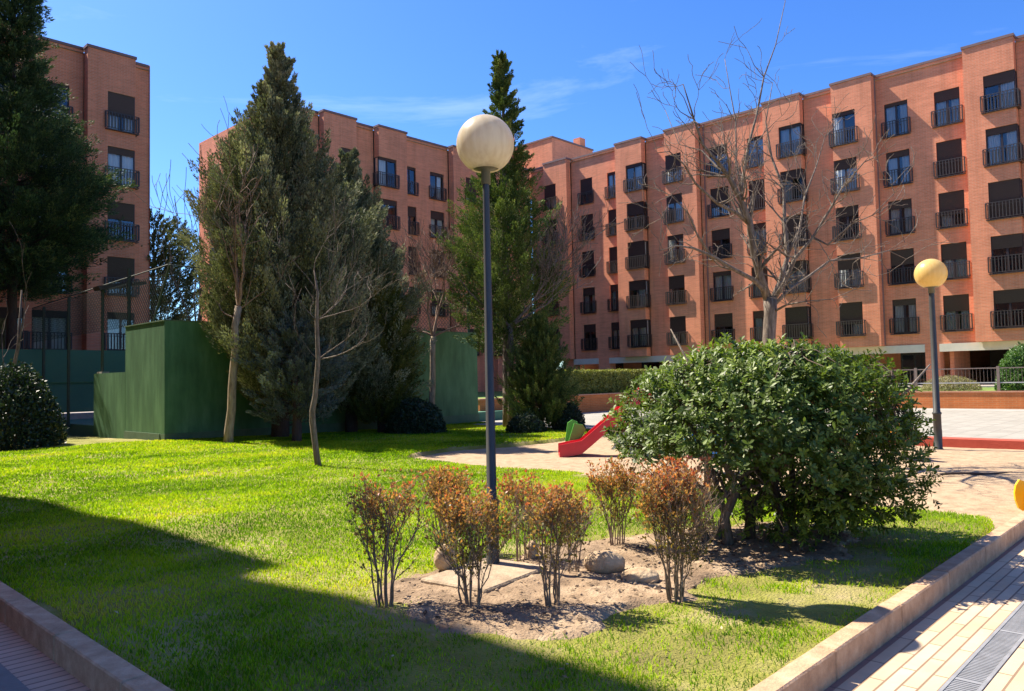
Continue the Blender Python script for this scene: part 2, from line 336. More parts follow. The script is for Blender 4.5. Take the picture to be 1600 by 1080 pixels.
# grass blades
def lawn_dense(x, y):
    """0..1 grass density"""
    d = pdist(x, y, BEDP)+(fbm(x*2.2, y*2.2, 21)-.5)*.5
    a = 1-sstep(-.30, .22, d+(fbm(x*7, y*7, 91)-.5)*.5)
    thin = .30+.70*sstep(.36, .60, fbm(x*.9+3, y*.9, 55))
    # worn corner near the camera and under the big shrub
    worn = np.exp(-((x-4.7)/1.3)**2-((y-2.15)/.55)**2)*.95+np.exp(-((x-6.4)/1.5)**2-((y-2.3)/.55)**2)*.8
    a = a*(1-worn*sstep(.36, .55, fbm(x*3, y*3, 57)))
    nb = np.where((y < 3.2), thin, .4+.6*thin)
    return a*nb
def make_grass():
    Ps = []
    for (x0, x1, y0, y1, dens, h, wd) in ((1.60, 9, 1.75, 4.2, 6500, .028, .0032), (1.60, 9, 4.2, 7.5, 4200, .030, .0042), (1.6, 10, 7.5, 12, 2600, .032, .0058), (1.6, 11, 12, 19.8, 1500, .034, .0085), (9.3, 19, 12.3, 19.8, 1000, .034, .010)):
        n = int((x1-x0)*(y1-y0)*dens); x = rng.uniform(x0, x1, n); y = rng.uniform(y0, y1, n)
        k = (pdist(x, y, LAWNP)+fbm(x*1.7, y*1.7, 3)*.18-.09 > .03) & ((x/y > .17)) & (rng.random(n) < lawn_dense(x, y))
        x = x[k]; y = y[k]; Ps.append(np.stack([x, y, np.full(len(x), h), np.full(len(x), wd)], 1))
    P = np.concatenate(Ps); x, y = P[:, 0], P[:, 1]; n = len(x)
    tuft = .6+.9*fbm(x*2.3, y*2.3, 61)
    h = P[:, 2]*tuft*rng.uniform(.6, 1.35, n); wd = P[:, 3]
    z = zl(x, y)-.006; a = rng.uniform(0, 2*np.pi, n); la = rng.uniform(0, 2*np.pi, n); ln = h*rng.uniform(.15, .9, n)
    dx, dy = np.cos(a)*wd, np.sin(a)*wd
    V = np.empty((n, 5, 3))
    mx_, my_ = x+np.cos(la)*ln*.35, y+np.sin(la)*ln*.35
    V[:, 0] = np.stack([x-dx, y-dy, z], 1); V[:, 1] = np.stack([x+dx, y+dy, z], 1)
    V[:, 2] = np.stack([mx_+dx*.8, my_+dy*.8, z+h*.6], 1); V[:, 3] = np.stack([mx_-dx*.8, my_-dy*.8, z+h*.6], 1)
    V[:, 4] = np.stack([x+np.cos(la)*ln, y+np.sin(la)*ln, z+h], 1)
    b0 = np.arange(n)*5; V = V.reshape(-1, 3)
    # triangles only: keep one array
    F = np.concatenate([np.stack([b0, b0+1, b0+2], 1), np.stack([b0, b0+2, b0+3], 1), np.stack([b0+3, b0+2, b0+4], 1)])
    pat = (fbm(x*.55, y*.9, 71)-.5)*.95+.40+(fbm(x*4, y*4, 73)-.5)*.35
    dry = np.exp(-((x-5.0)/1.3)**2-((y-2.4)/.7)**2)*.42*fbm(x*2, y*2, 77)*1.6
    var = np.clip(pat+rng.normal(0, .13, n)+.08+dry, 0, 1)
    me = fast_mesh('grass', V, F, GRASSM, var=np.repeat(var, 5))
    return tag(link('grass', me), 'short bright green lawn grass', 'grass', kind='stuff')
GRASSM = leaf_mat('grass_blades', [(.08, .18, .005), (.20, .36, .008), (.35, .50, .014), (.48, .52, .04), (.52, .45, .14)], [.18, .42, .62, .82, 1], rough=.6, trans=.45, spec=.2, tint=(1.35, 1.35, .35, 1))
make_grass()

# kerbs
def kerb(name, pts_fn, n, ln, mat):
    m = MB()
    for i in range(n): pts_fn(m, i, mat)
    return tag(m.build(name), kind='structure')
def kr(m, i, mat):
    x0 = -1.2+i*1.06; m.box(x0+.003, x0+1.055, 1.62, 1.735, -.05, .155+random.uniform(-.003, .003), mat, .009)
def kl(m, i, mat):
    y0 = .9+i*1.06; m.box(1.44, 1.575, y0+.003, y0+1.055, -.05, .155+random.uniform(-.003, .003), mat, .009)
kerb('kerb', lambda m, i, t: kr(m, i, t) if -1.2+i*1.06 > 1.3 else None, 15, 1.0, KERB)
kerb('kerb', kl, 26, 1.0, KERB)

# pavements
PAVR = tile_mat('pave_cream', (.50, .36, .22), (.58, .44, .29), (.22, .145, .09), .50, .0795, .006, .5, .7, dirt=.3)
PAVSH = tile_mat('pave_kerb_shadow', (.26, .14, .10), (.30, .165, .12), (.16, .10, .075), .5, .5, .006, 0, .8)
PAVL = tile_mat('pave_ribbed', (.47, .29, .205), (.54, .345, .25), (.22, .13, .09), 3.0, .085, .009, 0, .8, dirt=.25)
b = MB(); b.quad((1.0, 1.585, .0), (16.5, 1.585, .0), (16.5, 1.62, .0), (1.0, 1.62, .0), PAVSH); tag(b.build('pavement'), kind='structure')  # dark strip along the kerb, painted in for the shadow it casts
b = MB(); b.quad((-6, -7, .002), (17.5, -7, .002), (17.5, 1.03, .002), (-6, 1.03, .002), PAVR); b.quad((1.0, 1.19, .002), (17.5, 1.19, .002), (17.5, 1.585, .002), (1.0, 1.585, .002), PAVR); tag(b.build('pavement'), kind='structure')
b = MB(); b.quad((1.22, 1.4, .004), (1.44, 1.4, .004), (1.44, 30, .004), (1.22, 30, .004), PAVL); tag(b.build('pavement'), kind='structure')
b = MB(); b.quad((-2, 1.1, .006), (1.22, 1.1, .006), (1.22, 30, .006), (-2, 30, .006), noise_mat('pave_dark', [(.14, .115, .10), (.19, .16, .145)], 6, .7, .2)); tag(b.build('pavement'), kind='structure')
# drain with grating
dr = empty('drain_channel', (7.5, 1.11, 0), 0, 'long grey metal drain grating set in the cream paving by the right kerb', 'drain')
GALV = noise_mat('galvanised', [(.30, .31, .31), (.42, .43, .43)], 9, .45, metallic=.4)
m = MB(); m.box(-6.5, 9.5, -.08, -.062, -.02, .008, GALV); m.box(-6.5, 9.5, .062, .08, -.02, .008, GALV); m.box(-6.5, 9.5, -.062, .062, -.05, -.03, DARKMET); m.build('frame', dr)
m = MB()
for i in range(640):
    x = -6.5+i*.025
    if abs(x) % 1.0 < .02: m.box(x, x+.03, -.06, .06, -.012, .006, GALV)
    else: m.box(x, x+.015, -.06, .06, -.012, .005, GALV)
m.build('grating', dr)

# ------------------------------------------------------------------ sports court, steps, walls on the right
COURT = tile_mat('court_tiles', (.27, .255, .215), (.315, .30, .255), (.21, .2, .17), .5, .5, .012, 0, .8, dirt=.3)
b = MB(); b.box(17.95, 34.0, -22, 20.8, -.05, .12, COURT); tag(b.build('sports_court'), kind='structure')
b = MB(); b.box(17.62, 17.95, -22, 13.6, -.05, .225, REDK, .012); tag(b.build('step'), kind='structure')
LINE = noise_mat('court_line_red', [(.48, .20, .16), (.56, .26, .21)], 3, .8)
b = MB(); zc = .124
b.quad((21.3, -20, zc), (21.75, -20, zc), (21.75, 0.5, zc), (21.3, .5, zc), LINE)
b.quad((21.3, .5, zc), (33.0, .5, zc), (33.0, .95, zc), (21.3, .95, zc), LINE)
b.quad((32.6, .95, zc), (33.0, .95, zc), (33.0, 19, zc), (32.6, 19, zc), noise_mat('court_line_grey', [(.4, .38, .36), (.45, .43, .4)], 3, .8))
tag(b.build('court_marking'), kind='structure')
UPL = noise_mat('upper_lawn', [(.06, .13, .02), (.12, .2, .03), (.2, .22, .06)], 1.5, .95, .8, 20)
def retaining(name, label, x0, x1, y0, y1, z0, z1, capside):
    e = empty(name, ((x0+x1)/2, (y0+y1)/2, z0), 0, label, 'wall'); cx, cy = (x0+x1)/2, (y0+y1)/2
    m = MB(); m.box(x0-cx, x1-cx, y0-cy, y1-cy, 0, z1-z0-.05, BR2); m.build('wall', e)
    m = MB(); m.box(x0-cx-.03, x1-cx+.03, y0-cy-.03, y1-cy+.03, z1-z0-.05, z1-z0, noise_mat(name+'_cap', [(.42, .2, .12), (.5, .26, .16)], 5, .8)); m.build('coping', e)
retaining('retaining_wall', 'long low orange brick wall along the far side of the pale sports court under the railing', 34.0, 34.25, -24, 20.8, 0, .80, 0)
retaining('retaining_wall', 'short low orange wall under the clipped hedge behind the red slide', 20.0, 34.0, 20.8, 21.05, 0, .91, 0)
b = MB(); b.box(34.25, 62, -26, 60, -.05, .78, UPL); b.box(20, 34.25, 21.05, 39, -.05, .78, UPL); tag(b.build('upper_lawn'), kind='structure')
b = MB(); b.box(42.3, 62, -26, 40, .78, .86, noise_mat('walk', [(.35, .3, .26), (.42, .37, .32)], 3, .85)); tag(b.build('path'), kind='structure')

# railing above the retaining wall
rf = empty('railing_fence', (34.12, 0, .80), 0, 'thin brown metal railing standing on the long orange brick wall at the right', 'fence')
RAILM = noise_mat('rail_brown', [(.16, .12, .10), (.22, .17, .14)], 6, .6)
m = MB(); m.box(-.02, .02, -22, 13, .86, .90, RAILM); m.box(-.02, .02, -22, 13, .30, .34, GREYP); m.build('rail', rf)
for i in range(12):
    m = MB(); m.box(-.04, .04, -.05, .05, 0, .95, RAILM); m.build('post', rf, (0, 12.7-i*2.9, 0))
m = MB()
for i in range(280): y = -22+i*.125; m.box(-.004, .004, y, y+.009, .34, .86, RAILM)
m.build('balusters', rf)

# ------------------------------------------------------------------ buildings
FH = 2.7; WH = 1.88
wcache = {}
def win_meshes(W, corner, depth, sh, curt):
    key = (round(W, 2), corner, depth, sh, curt)
    if key in wcache: return wcache[key]
    fr = MB(); t = .055
    fr.box(0, t, -.03, .03, 0, WH, FRAME); fr.box(W-t, W, -.03, .03, 0, WH, FRAME); fr.box(t, W-t, -.03, .03, WH-t, WH, FRAME); fr.box(t, W-t, -.03, .03, 0, .09, FRAME)
    fr.box(W/2-.045, W/2+.045, -.035, .025, .09, WH-t, FRAME)
    gl = MB(); gl.quad((t, 0, .09), (W-t, 0, .09), (W-t, 0, WH-t), (t, 0, WH-t), GLASS)
    D = depth
    if corner:
        x = W if corner == 'R' else 0; s = -.02 if corner == 'R' else .02
        fr.box(min(x, x+3*s), max(x, x+3*s), .03, D, 0, .09, FRAME); fr.box(min(x, x+3*s), max(x, x+3*s), .03, D, WH-.05, WH, FRAME); fr.box(min(x, x+3*s), max(x, x+3*s), D-.06, D, .09, WH-.05, FRAME)
        gl.quad((x+s, .03, .09), (x+s, D-.06, .09), (x+s, D-.06, WH-.05), (x+s, .03, WH-.05), GLASS)
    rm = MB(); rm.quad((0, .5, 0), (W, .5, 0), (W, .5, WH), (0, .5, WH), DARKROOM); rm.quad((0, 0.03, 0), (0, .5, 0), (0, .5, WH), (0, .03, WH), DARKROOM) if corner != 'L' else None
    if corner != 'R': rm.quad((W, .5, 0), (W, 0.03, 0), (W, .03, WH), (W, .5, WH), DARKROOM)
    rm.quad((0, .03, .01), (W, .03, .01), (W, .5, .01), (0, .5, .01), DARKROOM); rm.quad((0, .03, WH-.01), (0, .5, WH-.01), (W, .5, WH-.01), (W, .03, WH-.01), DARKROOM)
    cm = None
    if curt:
        cm = MB(); n = 26
        spans = {1: [(.04, W-.04)], 2: [(.05, W*.42), (W*.62, W-.05)], 3: [(.05, W*.5)], 4: [(W*.5, W-.06)]}[curt]
        for a, b_ in spans:
            for k in range(n):
                x0 = a+(b_-a)*k/n; x1 = a+(b_-a)*(k+1)/n; y0 = .12+.03*math.sin(k*1.35+curt); y1 = .12+.03*math.sin((k+1)*1.35+curt)
                cm.quad((x0, y0, .08), (x1, y1, .08), (x1, y1, WH-.06), (x0, y0, WH-.06), CURT)
        if corner:
            x = W-.08 if corner == 'R' else .08
            cm.quad((x, .12, .08), (x, D-.08, .08), (x, D-.08, WH-.06), (x, .12, WH-.06), CURT)
    sm = None
    if sh > 0:
        sm = MB(); n = max(3, int(sh*WH/.06)); H = sh*WH
        for k in range(n):
            z1 = WH-H*k/n-.001; z0 = WH-H*(k+1)/n
            sm.quad((.03, -.045, z0), (W-.03, -.045, z0), (W-.03, -.062, z1), (.03, -.062, z1), SHUT)
            sm.quad((.03, -.062, z0), (W-.03, -.062, z0), (W-.03, -.045, z0), (.03, -.045, z0), SHUT)
    r = [fr.mesh('window'), gl.mesh('pane'), rm.mesh('recess'), cm.mesh('curtain', True) if cm else None, sm.mesh('shutter') if sm else None]
    wcache[key] = r; return r
bcache = {}
def balcony_mesh(W, corner, dep):
    key = (round(W, 2), corner, dep)
    if key in bcache: return bcache[key]
    m = MB(); e = .12; p = .13; x0, x1 = -e, W+e; H = .86
    if corner == 'R': x1 = W+p
    if corner == 'L': x0 = -p
    def run(a, b_):   # front bars from a to b at y=-p
        m.box(a, b_, -p-.015, -p+.015, H-.035, H, DARKMET); m.box(a, b_, -p-.015, -p+.015, .06, .09, DARKMET)
        m.box(a, b_, -p-.012, -p+.012, H-.16, H-.145, DARKMET)
        n = int((b_-a)/.135)
        for k in range(n+1):
            x = a+(b_-a)*k/n; wd = .02 if k % n else .025; m.box(x-wd, x+wd, -p-.011, -p+.011, .09, H-.035, DARKMET)
    run(x0, x1)
    m.box(x0, x1, -p-.02, 0, -.03, .0, DARKMET)
    for x, c in ((x0, corner == 'L'), (x1, corner == 'R')):
        L_ = dep if c else 0
        m.box(x-.012, x+.012, -p+.016, L_, H-.035, H, DARKMET); m.box(x-.012, x+.012, -p+.016, L_, .06, .09, DARKMET)
        n = max(1, int((L_+p)/.13))
        for k in range(1, n+1):
            y = -p+(L_+p)*k/n-.03; m.box(x-.011, x+.011, y-.02, y+.02, .09, H-.035, DARKMET)
        if c: m.box(min(x, x-.14*(1 if corner == 'R' else -1)), max(x, x-.14*(1 if corner == 'R' else -1)), 0.001, L_, -.03, 0, DARKMET)
    bcache[key] = m.mesh('balcony'); return bcache[key]

def building(name, loc, rz, label, segs, tops, ztop, zbase, depth, dep=.5, u_end=None, only=None):
    """segs: (u0,u1,w,[(a,b,corner)]) ; tops world z of opening tops (local z = same, loc z = 0)"""
    e = empty(name, loc, rz, label, 'building'); wl = MB(); cp = MB(); rv = .2
    for si, (u0, u1, w_, ops) in enumerate(segs):
        ops = sorted(ops); cur = u0
        for a, b_, c in ops:
            if a > cur+1e-4: wl.quad((cur, w_, zbase), (a, w_, zbase), (a, w_, ztop), (cur, w_, ztop), BR)
            z = zbase
            for T in sorted(tops):
                wl.quad((a, w_, z), (b_, w_, z), (b_, w_, T-WH), (a, w_, T-WH), BR); z = T
                # reveals
                wl.quad((a, w_, T-WH), (b_, w_, T-WH), (b_, w_+rv, T-WH), (a, w_+rv, T-WH), COPING)
                wl.quad((a, w_+rv, T), (b_, w_+rv, T), (b_, w_, T), (a, w_, T), BR)
                if c != 'L': wl.quad((a, w_, T-WH), (a, w_+rv, T-WH), (a, w_+rv, T), (a, w_, T), BR if c != 'l' else JAMB)
                if c != 'R': wl.quad((b_, w_+rv, T-WH), (b_, w_, T-WH), (b_, w_, T), (b_, w_+rv, T), BR)
            wl.quad((a, w_, z), (b_, w_, z), (b_, w_, ztop), (a, w_, ztop), BR); cur = b_
        if cur < u1-1e-4: wl.quad((cur, w_, zbase), (u1, w_, zbase), (u1, w_, ztop), (cur, w_, ztop), BR)
        # coping
        ov = .05
        cp.box(u0-(ov if w_ == 0 else -ov), u1+(ov if w_ == 0 else -ov), w_-ov, dep+.3, ztop-.13, ztop, COPING) if w_ == 0 else cp.box(u0+ov, u1-ov, w_-ov, dep+.3, ztop-.13, ztop-.002, COPING)
        # returns
        for u, side in ((u0, 'L'), (u1, 'R')):
            nb = segs[si-1] if side == 'L' and si > 0 else (segs[si+1] if side == 'R' and si < len(segs)-1 else None)
            if w_ == 0 and (nb is None or nb[2] > 0):
                hole = any(c == side for a, b_, c in ops); z = zbase
                def rq(za, zb):
                    if side == 'L': wl.quad((u, dep, za), (u, 0, za), (u, 0, zb), (u, dep, zb), BR)
                    else: wl.quad((u, 0, za), (u, dep, za), (u, dep, zb), (u, 0, zb), BR)
                if hole:
                    for T in sorted(tops): rq(z, T-WH); z = T
                rq(z, ztop)
                if zbase > 1.5: pass
        if w_ == 0: wl.quad((u0, 0, zbase), (u0, dep, zbase), (u1, dep, zbase), (u1, 0, zbase), BR)
    U0, U1 = segs[0][0], segs[-1][1]
    wl.quad((U0, depth, zbase), (U0, dep, zbase), (U0, dep, ztop), (U0, depth, ztop), BR); wl.quad((U1, dep, zbase), (U1, depth, zbase), (U1, depth, ztop), (U1, dep, ztop), BR)
    wl.quad((U1, depth, zbase), (U0, depth, zbase), (U0, depth, ztop), (U1, depth, ztop), BR)
    wl.build('wall', e)
    cp.build('coping', e)
    rf_ = MB(); rf_.quad((U0, dep, ztop-.3), (U1, dep, ztop-.3), (U1, depth, ztop-.3), (U0, depth, ztop-.3), CONC); rf_.build('roof', e)
    rs = random.Random(int(loc[0]*7+loc[1]*3+5))
    for si, (u0, u1, w_, ops) in enumerate(segs):
        for a, b_, c in ops:
            for ti, T in enumerate(tops):
                if only and not only(a, T): continue
                cc = c if c in ('L', 'R') else None
                sh = rs.choice([.15, .18, .25, .3, .35, .45, .45, .6, .65, 1.0]) if ti > 0 else rs.choice([.10, .10, .12, .3, .6])
                ct = rs.choice([0, 1, 1, 1, 2, 2, 3, 4])
                ms = win_meshes(b_-a, cc, dep-.12, sh, ct)
                wo = link('window', ms[0], e, (a, w_+.12, T-WH))
                link('pane', ms[1], wo); link('room', ms[2], wo)
                if ms[3]: link('curtain', ms[3], wo)
                if ms[4]: link('shutter', ms[4], wo)
                link('balcony', balcony_mesh(b_-a, cc, dep), e, (a, w_, T-WH+.0))
    return e
D_ = .6
# right building: local u = -world y, local y = +world x
def ru(segs):
    o = []
    for y0, y1, w_, ops in segs: o.append((-y1, -y0, w_, [(-b_, -a, c) for a, b_, c in ops]))
    return sorted(o)
rsegs = ru([(-22, 3.3, D_, [(-.2, 1.2, None), (1.9, 3.1, None), (-4.7, -3.4, None)]),
            (3.3, 5.5, 0, [(4.3, 5.5, 'L')]) , (5.5, 7.6, D_, []), (7.6, 9.81, 0, [(7.6, 8.95, 'R')]),
            (9.81, 14.29, D_, [(10.15, 11.35, None), (12.65, 13.85, None)]),
            (14.29, 16.48, 0, [(15.2, 16.48, 'L')]), (16.48, 18.31, D_, []), (18.31, 20.61, 0, [(18.31, 19.62, 'R')]),
            (20.61, 25.22, D_, [(20.75, 21.95, None), (23.3, 24.6, None)]),
            (25.22, 27.54, 0, [(26.3, 27.54, 'L')]), (27.54, 29.38, D_, []), (29.38, 31.59, 0, [(29.38, 30.7, 'R')]),
            (31.59, 36.05, D_, [(31.8, 32.75, None), (34.1, 35.25, None)]),
            (36.05, 38.3, 0, [(37.1, 38.3, 'L')]), (38.3, 40.0, D_, [])])
TOPR = [16.33-FH*k for k in range(5)]
bR = building('apartment_block', (44, 0, 0), R(-90), 'long red brick apartment block on the right with balconies above a portico', rsegs, TOPR, 18.1, 3.03, 13.0)
# ground floor of the right block (children)
m = MB()
for y0, y1 in ((11.6, 12.3), (3.0, 3.7), (19.6, 20.3), (26.4, 27.1), (32.93, 33.89), (36.19, 37.2), (-5, -4.3)):
    m.box(-y1, -y0, D_-.02, D_+.7, .86, 3.03, BR); m.build('pillar', bR); m = MB()
ed = [-22, -5, -4.3, 3.0, 3.7, 11.6, 12.3, 19.6, 20.3, 26.4, 27.1, 32.93, 33.89, 36.19]
for i in range(0, len(ed), 2):
    m = MB(); m.box(-ed[i+1]+.002, -ed[i]-.002, D_-.06, D_+.3, 2.62, 3.028, BEAM); m.build('beam', bR)
m = MB(); m.quad((-40, D_, 3.025), (22, D_, 3.025), (22, 13, 3.025), (-40, 13, 3.025), CONC); m.build('soffit', bR)
GRB = MB()
GRB.box(-40, -11.3, 4.2, 4.4, .86, 3.03, BR); GRB.box(-9.2, -5.5, 6.0, 6.2, .86, 3.03, BR); GRB.box(-4.4, 22, 6.5, 6.7, .86, 3.03, BR); GRB.box(-11.3, -11.1, 1.2, 4.4, .86, 3.03, BR)
GRB.box(-40, 22, 12.8, 13, .86, 3.03, BR); GRB.build('ground_floor_wall', bR)
for (u0, u1, w_) in ((-14.6, -13.1, 4.18), (-8.6, -7.2, 5.98), (-35.6, -34.3, 4.18), (-32.6, -30.9, 4.18), (-18, -16.6, 4.18), (-3.5, -1.5, 6.48)):
    m = MB(); m.box(u0, u1, w_-.06, w_, .9, 2.75, FRAME); m.box(u0+.08, (u0+u1)/2-.04, w_-.075, w_-.061, .98, 2.6, GLASS); m.box((u0+u1)/2+.04, u1-.08, w_-.075, w_-.061, .98, 2.6, GLASS); m.build('door', bR)
m = MB(); m.box(-11, -9, 8.5, 8.7, .86, 3.03, noise_mat('pale_render', [(.12, .09, .08), (.16, .12, .11)], 3, .8)); m.build('far_wall', bR)

for u in (-20.7, -14.4, -25.1, -31.7, -9.9):
    m = MB(); m.tube([(u+(.12 if u in (-20.7, -14.4) else .2), D_-.06, 3.1), (u+(.12 if u in (-20.7, -14.4) else .2), D_-.06, 17.9)], .045, COPING, 6); m.build('downpipe', bR)
# middle building, same architecture, facing the camera (facade along +X at y=39.5)
msegs = [(22.9, 25.4, D_, [(23.6, 24.8, None)]), (25.4, 27.75, 0, [(26.6, 27.75, 'R')]), (27.75, 29.45, D_, []), (29.45, 31.72, 0, [(29.45, 30.85, 'L')]), (31.72, 35.84, D_, [(31.95, 32.95, None), (34.2, 35.45, None)]),
         (35.84, 38.1, 0, [(37.0, 38.1, 'R')]), (38.1, 39.9, D_, []), (39.9, 42.2, 0, [(39.9, 41.2, 'L')]), (42.2, 44.3, D_, [])]
TOPM = [16.05-FH*k for k in range(5)]
bM = building('apartment_block', (0, 39.5, 0), 0, 'red brick apartment block in the middle behind the tall conifers and lamp globe', msegs, TOPM, 18.1, .5, 11.4)
# windows on the middle block's end wall
for T in TOPM:
    ms = win_meshes(1.2, None, .38, 1.0, 0)
    for v in (4.5, 8.5):
        wo = link('window', ms[0], bM, (22.86, v+1.2+.0, T-WH), R(-90)); link('pane', ms[1], wo); link('shutter', ms[4], wo); link('balcony', balcony_mesh(1.2, None, .5), bM, (22.9, v+1.2, T-WH), R(-90))
# left building
lsegs = [(-14, -11.7, 0, [(-12.9, -11.7, 'R')]), (-11.7, -7.3, D_, [(-11.3, -10.1, None), (-9, -7.7, None)]), (-7.3, -5, 0, [(-7.3, -6, 'L')]), (-5, -3.2, D_, []), (-3.2, -.9, 0, [(-2.1, -.9, 'R')]), (-.9, 3.4, D_, [(-.5, .7, None), (1.9, 3.1, None)]),
         (3.4, 5.7, 0, [(3.4, 4.7, 'L')]), (5.7, 7.5, D_, []), (7.5, 9.8, 0, [(8.6, 9.8, 'R')]), (9.8, 12.37, D_, [(10.25, 11.75, None)]), (12.37, 14.56, 0, [(13.27, 14.56, 'R')]), (14.56, 15.45, D_, [])]
bL = building('apartment_block', (0, 39.5, 0), 0, 'red brick apartment block at the left edge behind the dark conifer', lsegs, TOPM, 18.1, .5, 11.4)
# unseen block left of the pavement, added and stepped to shape the lawn shadow
wsegs = [(-60, -40, 0, []), (-40, -21.3, 0, []), (-21.3, -19.2, D_-.17, []), (-19.2, -4.9, D_-.17, [])]
bs = empty('apartment_block', (0, 0, 0), 0, 'unseen stepped brick block beside the left pavement, added to shade the near lawn', 'building')
m = MB(); m.box(-11, -.6, 26.7, 60, 0, 20.7, BR); m.box(-11, -.15, 24.4, 26.698, 0, 20.7, BR); m.box(-11, .02, 21.15, 24.398, 0, 20.7, BR); m.box(-11, -.34, 19.9, 21.148, 0, 20.7, BR); m.box(-11, -.12, 4.9, 19.898, 0, 20.7, BR); m.build('wall', bs)
m = MB()
for z in (3, 5.7, 8.4, 11.1, 13.8, 16.5):
    for y in (7, 10, 13, 28, 32): m.box(-.119 if y < 20 else -.599, -.10 if y < 20 else -.58, y, y+1.3, z, z+1.9, SHUT)
m.build('shutters', bs)

# roof-top volumes in the corner
tr_ = empty('stair_tower', (45.6, 38.7, 18), 0, 'plain brick stair tower rising above the corner where the two blocks meet', 'tower')
m = MB(); m.box(0, 5.2, 0, 7, -.3, 2.55, BR); m.build('wall', tr_)
m = MB(); m.box(-.06, 5.26, -.06, 7.06, 2.55, 2.68, COPING); m.build('coping', tr_)
m = MB(); m.box(3.9, 4.6, .3, 1.0, 2.68, 3.5, BR); m.build('vent_stack', tr_)
ch = empty('chimney', (43.2, 41.6, 18), 0, 'brick chimney with dark flat cap on the roof beside the slim conifer top', 'chimney')
m = MB(); m.box(0, 1.2, 0, 1.2, -.3, 3.3, BR); m.build('stack', ch)
m = MB(); m.box(-.1, 1.3, -.1, 1.3, 3.3, 3.95, DARKMET); m.build('cap', ch)

# ------------------------------------------------------------------ green court walls and fence
gw = empty('court_wall', (8.05, 19.9, .1), 0, 'tall green painted ball court wall with its pale lit corner behind the lawn', 'wall')
m = MB(); m.box(0, 11.0, 0, .25, .30, 3.18, GREENW); m.box(0, .25, .25, 2.64, .30, 3.18, GREENW); m.build('wall', gw)
m = MB(); m.box(-.012, 11.02, -.03, .26, -.2, .298, GREENB); m.box(-.03, .26, .26, 2.66, -.2, .298, GREENB); m.build('plinth', gw)
m = MB(); m.box(-.02, 11.02, -.02, .27, 3.18, 3.21, GREENB); m.box(-.02, .27, .27, 2.66, 3.18, 3.21, GREENB); m.build('coping', gw)
gw2 = empty('court_wall', (8.05, 22.56, .1), 0, 'lower dark green court wall in shade left of the tall green wall', 'wall')
m = MB(); m.box(0, .25, 0, 2.5, -.1, 1.93, GREENW); m.build('wall', gw2)
m = MB(); m.box(.02, .23, 1.9, 2.3, 1.93, 1.98, CONC); m.build('coping', gw2)
gw3 = empty('court_wall', (9.0, 33, .6), 0, 'long green back wall of the ball court below the left block', 'wall')
m = MB(); m.box(-4, 13.5, 0, .25, 1.25, 2.5, GREENC); m.box(-4, 13.5, 0.03, .25, .08, 1.22, GREENC); m.box(-4, 13.5, -.02, .25, 1.22, 1.25, GREENW); m.build('wall', gw3)
m = MB(); m.box(-4, 13.5, -1.2, -.05, -.7, .05, CONC); m.build('plinth', gw3)
b = MB(); b.box(8.3, 22.8, 20.2, 31.8, -.05, .45, GREENC); tag(b.build('ball_court'), kind='structure')
# chain link fence
def mesh_fence(e, p0, p1, z0, z1, sp=.14, r=.006, name='mesh'):
    """diamond wire as thin ribbons"""
    p0 = np.array(p0); p1 = np.array(p1); Ln = np.hypot(*(p1-p0)); u = (p1-p0)/Ln; H = z1-z0; V = []; F = []
    k = 0; nrm = np.array([-u[1], u[0]])
    t = -H
    while t < Ln:
        for sgn in (1, -1):
            a0, b0 = (t, 0), (t+H, H)
            if sgn < 0: a0, b0 = (t, H), (t+H, 0)
            # clip to 0..Ln
            (x0, y0), (x1, y1) = a0, b0
            if x0 < 0: f = -x0/(x1-x0); x0, y0 = 0, y0+(y1-y0)*f
            if x1 > Ln: f = (x1-Ln)/(x1-x0); x1, y1 = Ln, y1-(y1-y0)*f
            if x1-x0 < .02: continue
            for (dx, dz, dn) in ((r*.7, -r*.7*sgn, 0), (0, 0, r)):
                q = len(V)
                for (xx, yy, s_) in ((x0, y0, 1), (x1, y1, 1), (x1, y1, -1), (x0, y0, -1)):
                    P = p0+u*(xx+dx*s_)+nrm*dn*s_; V.append((P[0], P[1], z0+yy+dz*s_))
                F.append((q, q+1, q+2, q+3))
        t += sp
    o = link(name, fast_mesh(name, np.array(V), np.array(F), FENCEM), e); return o
FENCEM = noise_mat('fence_green', [(.02, .04, .03), (.03, .055, .04)], 5, .6)
fe = empty('chain_link_fence', (0, 0, 0), 0, 'dark green chain link fence with tall posts above the green court walls', 'fence')
for (x, y, z0, z1) in ((8.2, 22.7, .3, 4.95), (8.2, 27.9, .3, 4.6), (8.2, 30.6, .3, 4.5), (10.8, 20.05, 3.3, 4.7), (14.8, 20.05, 3.3, 4.7), (18.8, 20.05, 3.3, 4.7)):
    m = MB(); m.tube([(x, y, z0), (x, y, z1)], .05, FENCEM, 8); m.build('post', fe)
m = MB(); m.tube([(8.2, 21.0, 3.3), (8.2, 19.95, 4.75)], .028, FENCEM, 6); m.build('brace', fe)
mesh_fence(fe, (8.2, 20.05), (8.2, 32), 3.3, 4.55); mesh_fence(fe, (8.2, 20.05), (19, 20.05), 3.3, 4.65)
m = MB(); m.tube([(8.2, 32, 4.56), (8.2, 20.05, 4.75), (19, 20.05, 4.66)], .018, FENCEM, 5); m.build('top_wire', fe)
fl = empty('floodlight', (8.17, 24.7, 2.0), 0, 'dark court floodlight on a thin post standing on the lower green wall', 'floodlight')
m = MB(); m.tube([(0, 0, 0), (0, 0, 2.55)], .045, FENCEM, 8); m.build('post', fl)
m = MB(); m.prism([(-.15, 2.5), (1.2, 2.78), (1.15, 2.86), (.2, 2.72), (-.2, 2.62)], -.25, .25, DARKMET); m.build('lamp_head', fl)

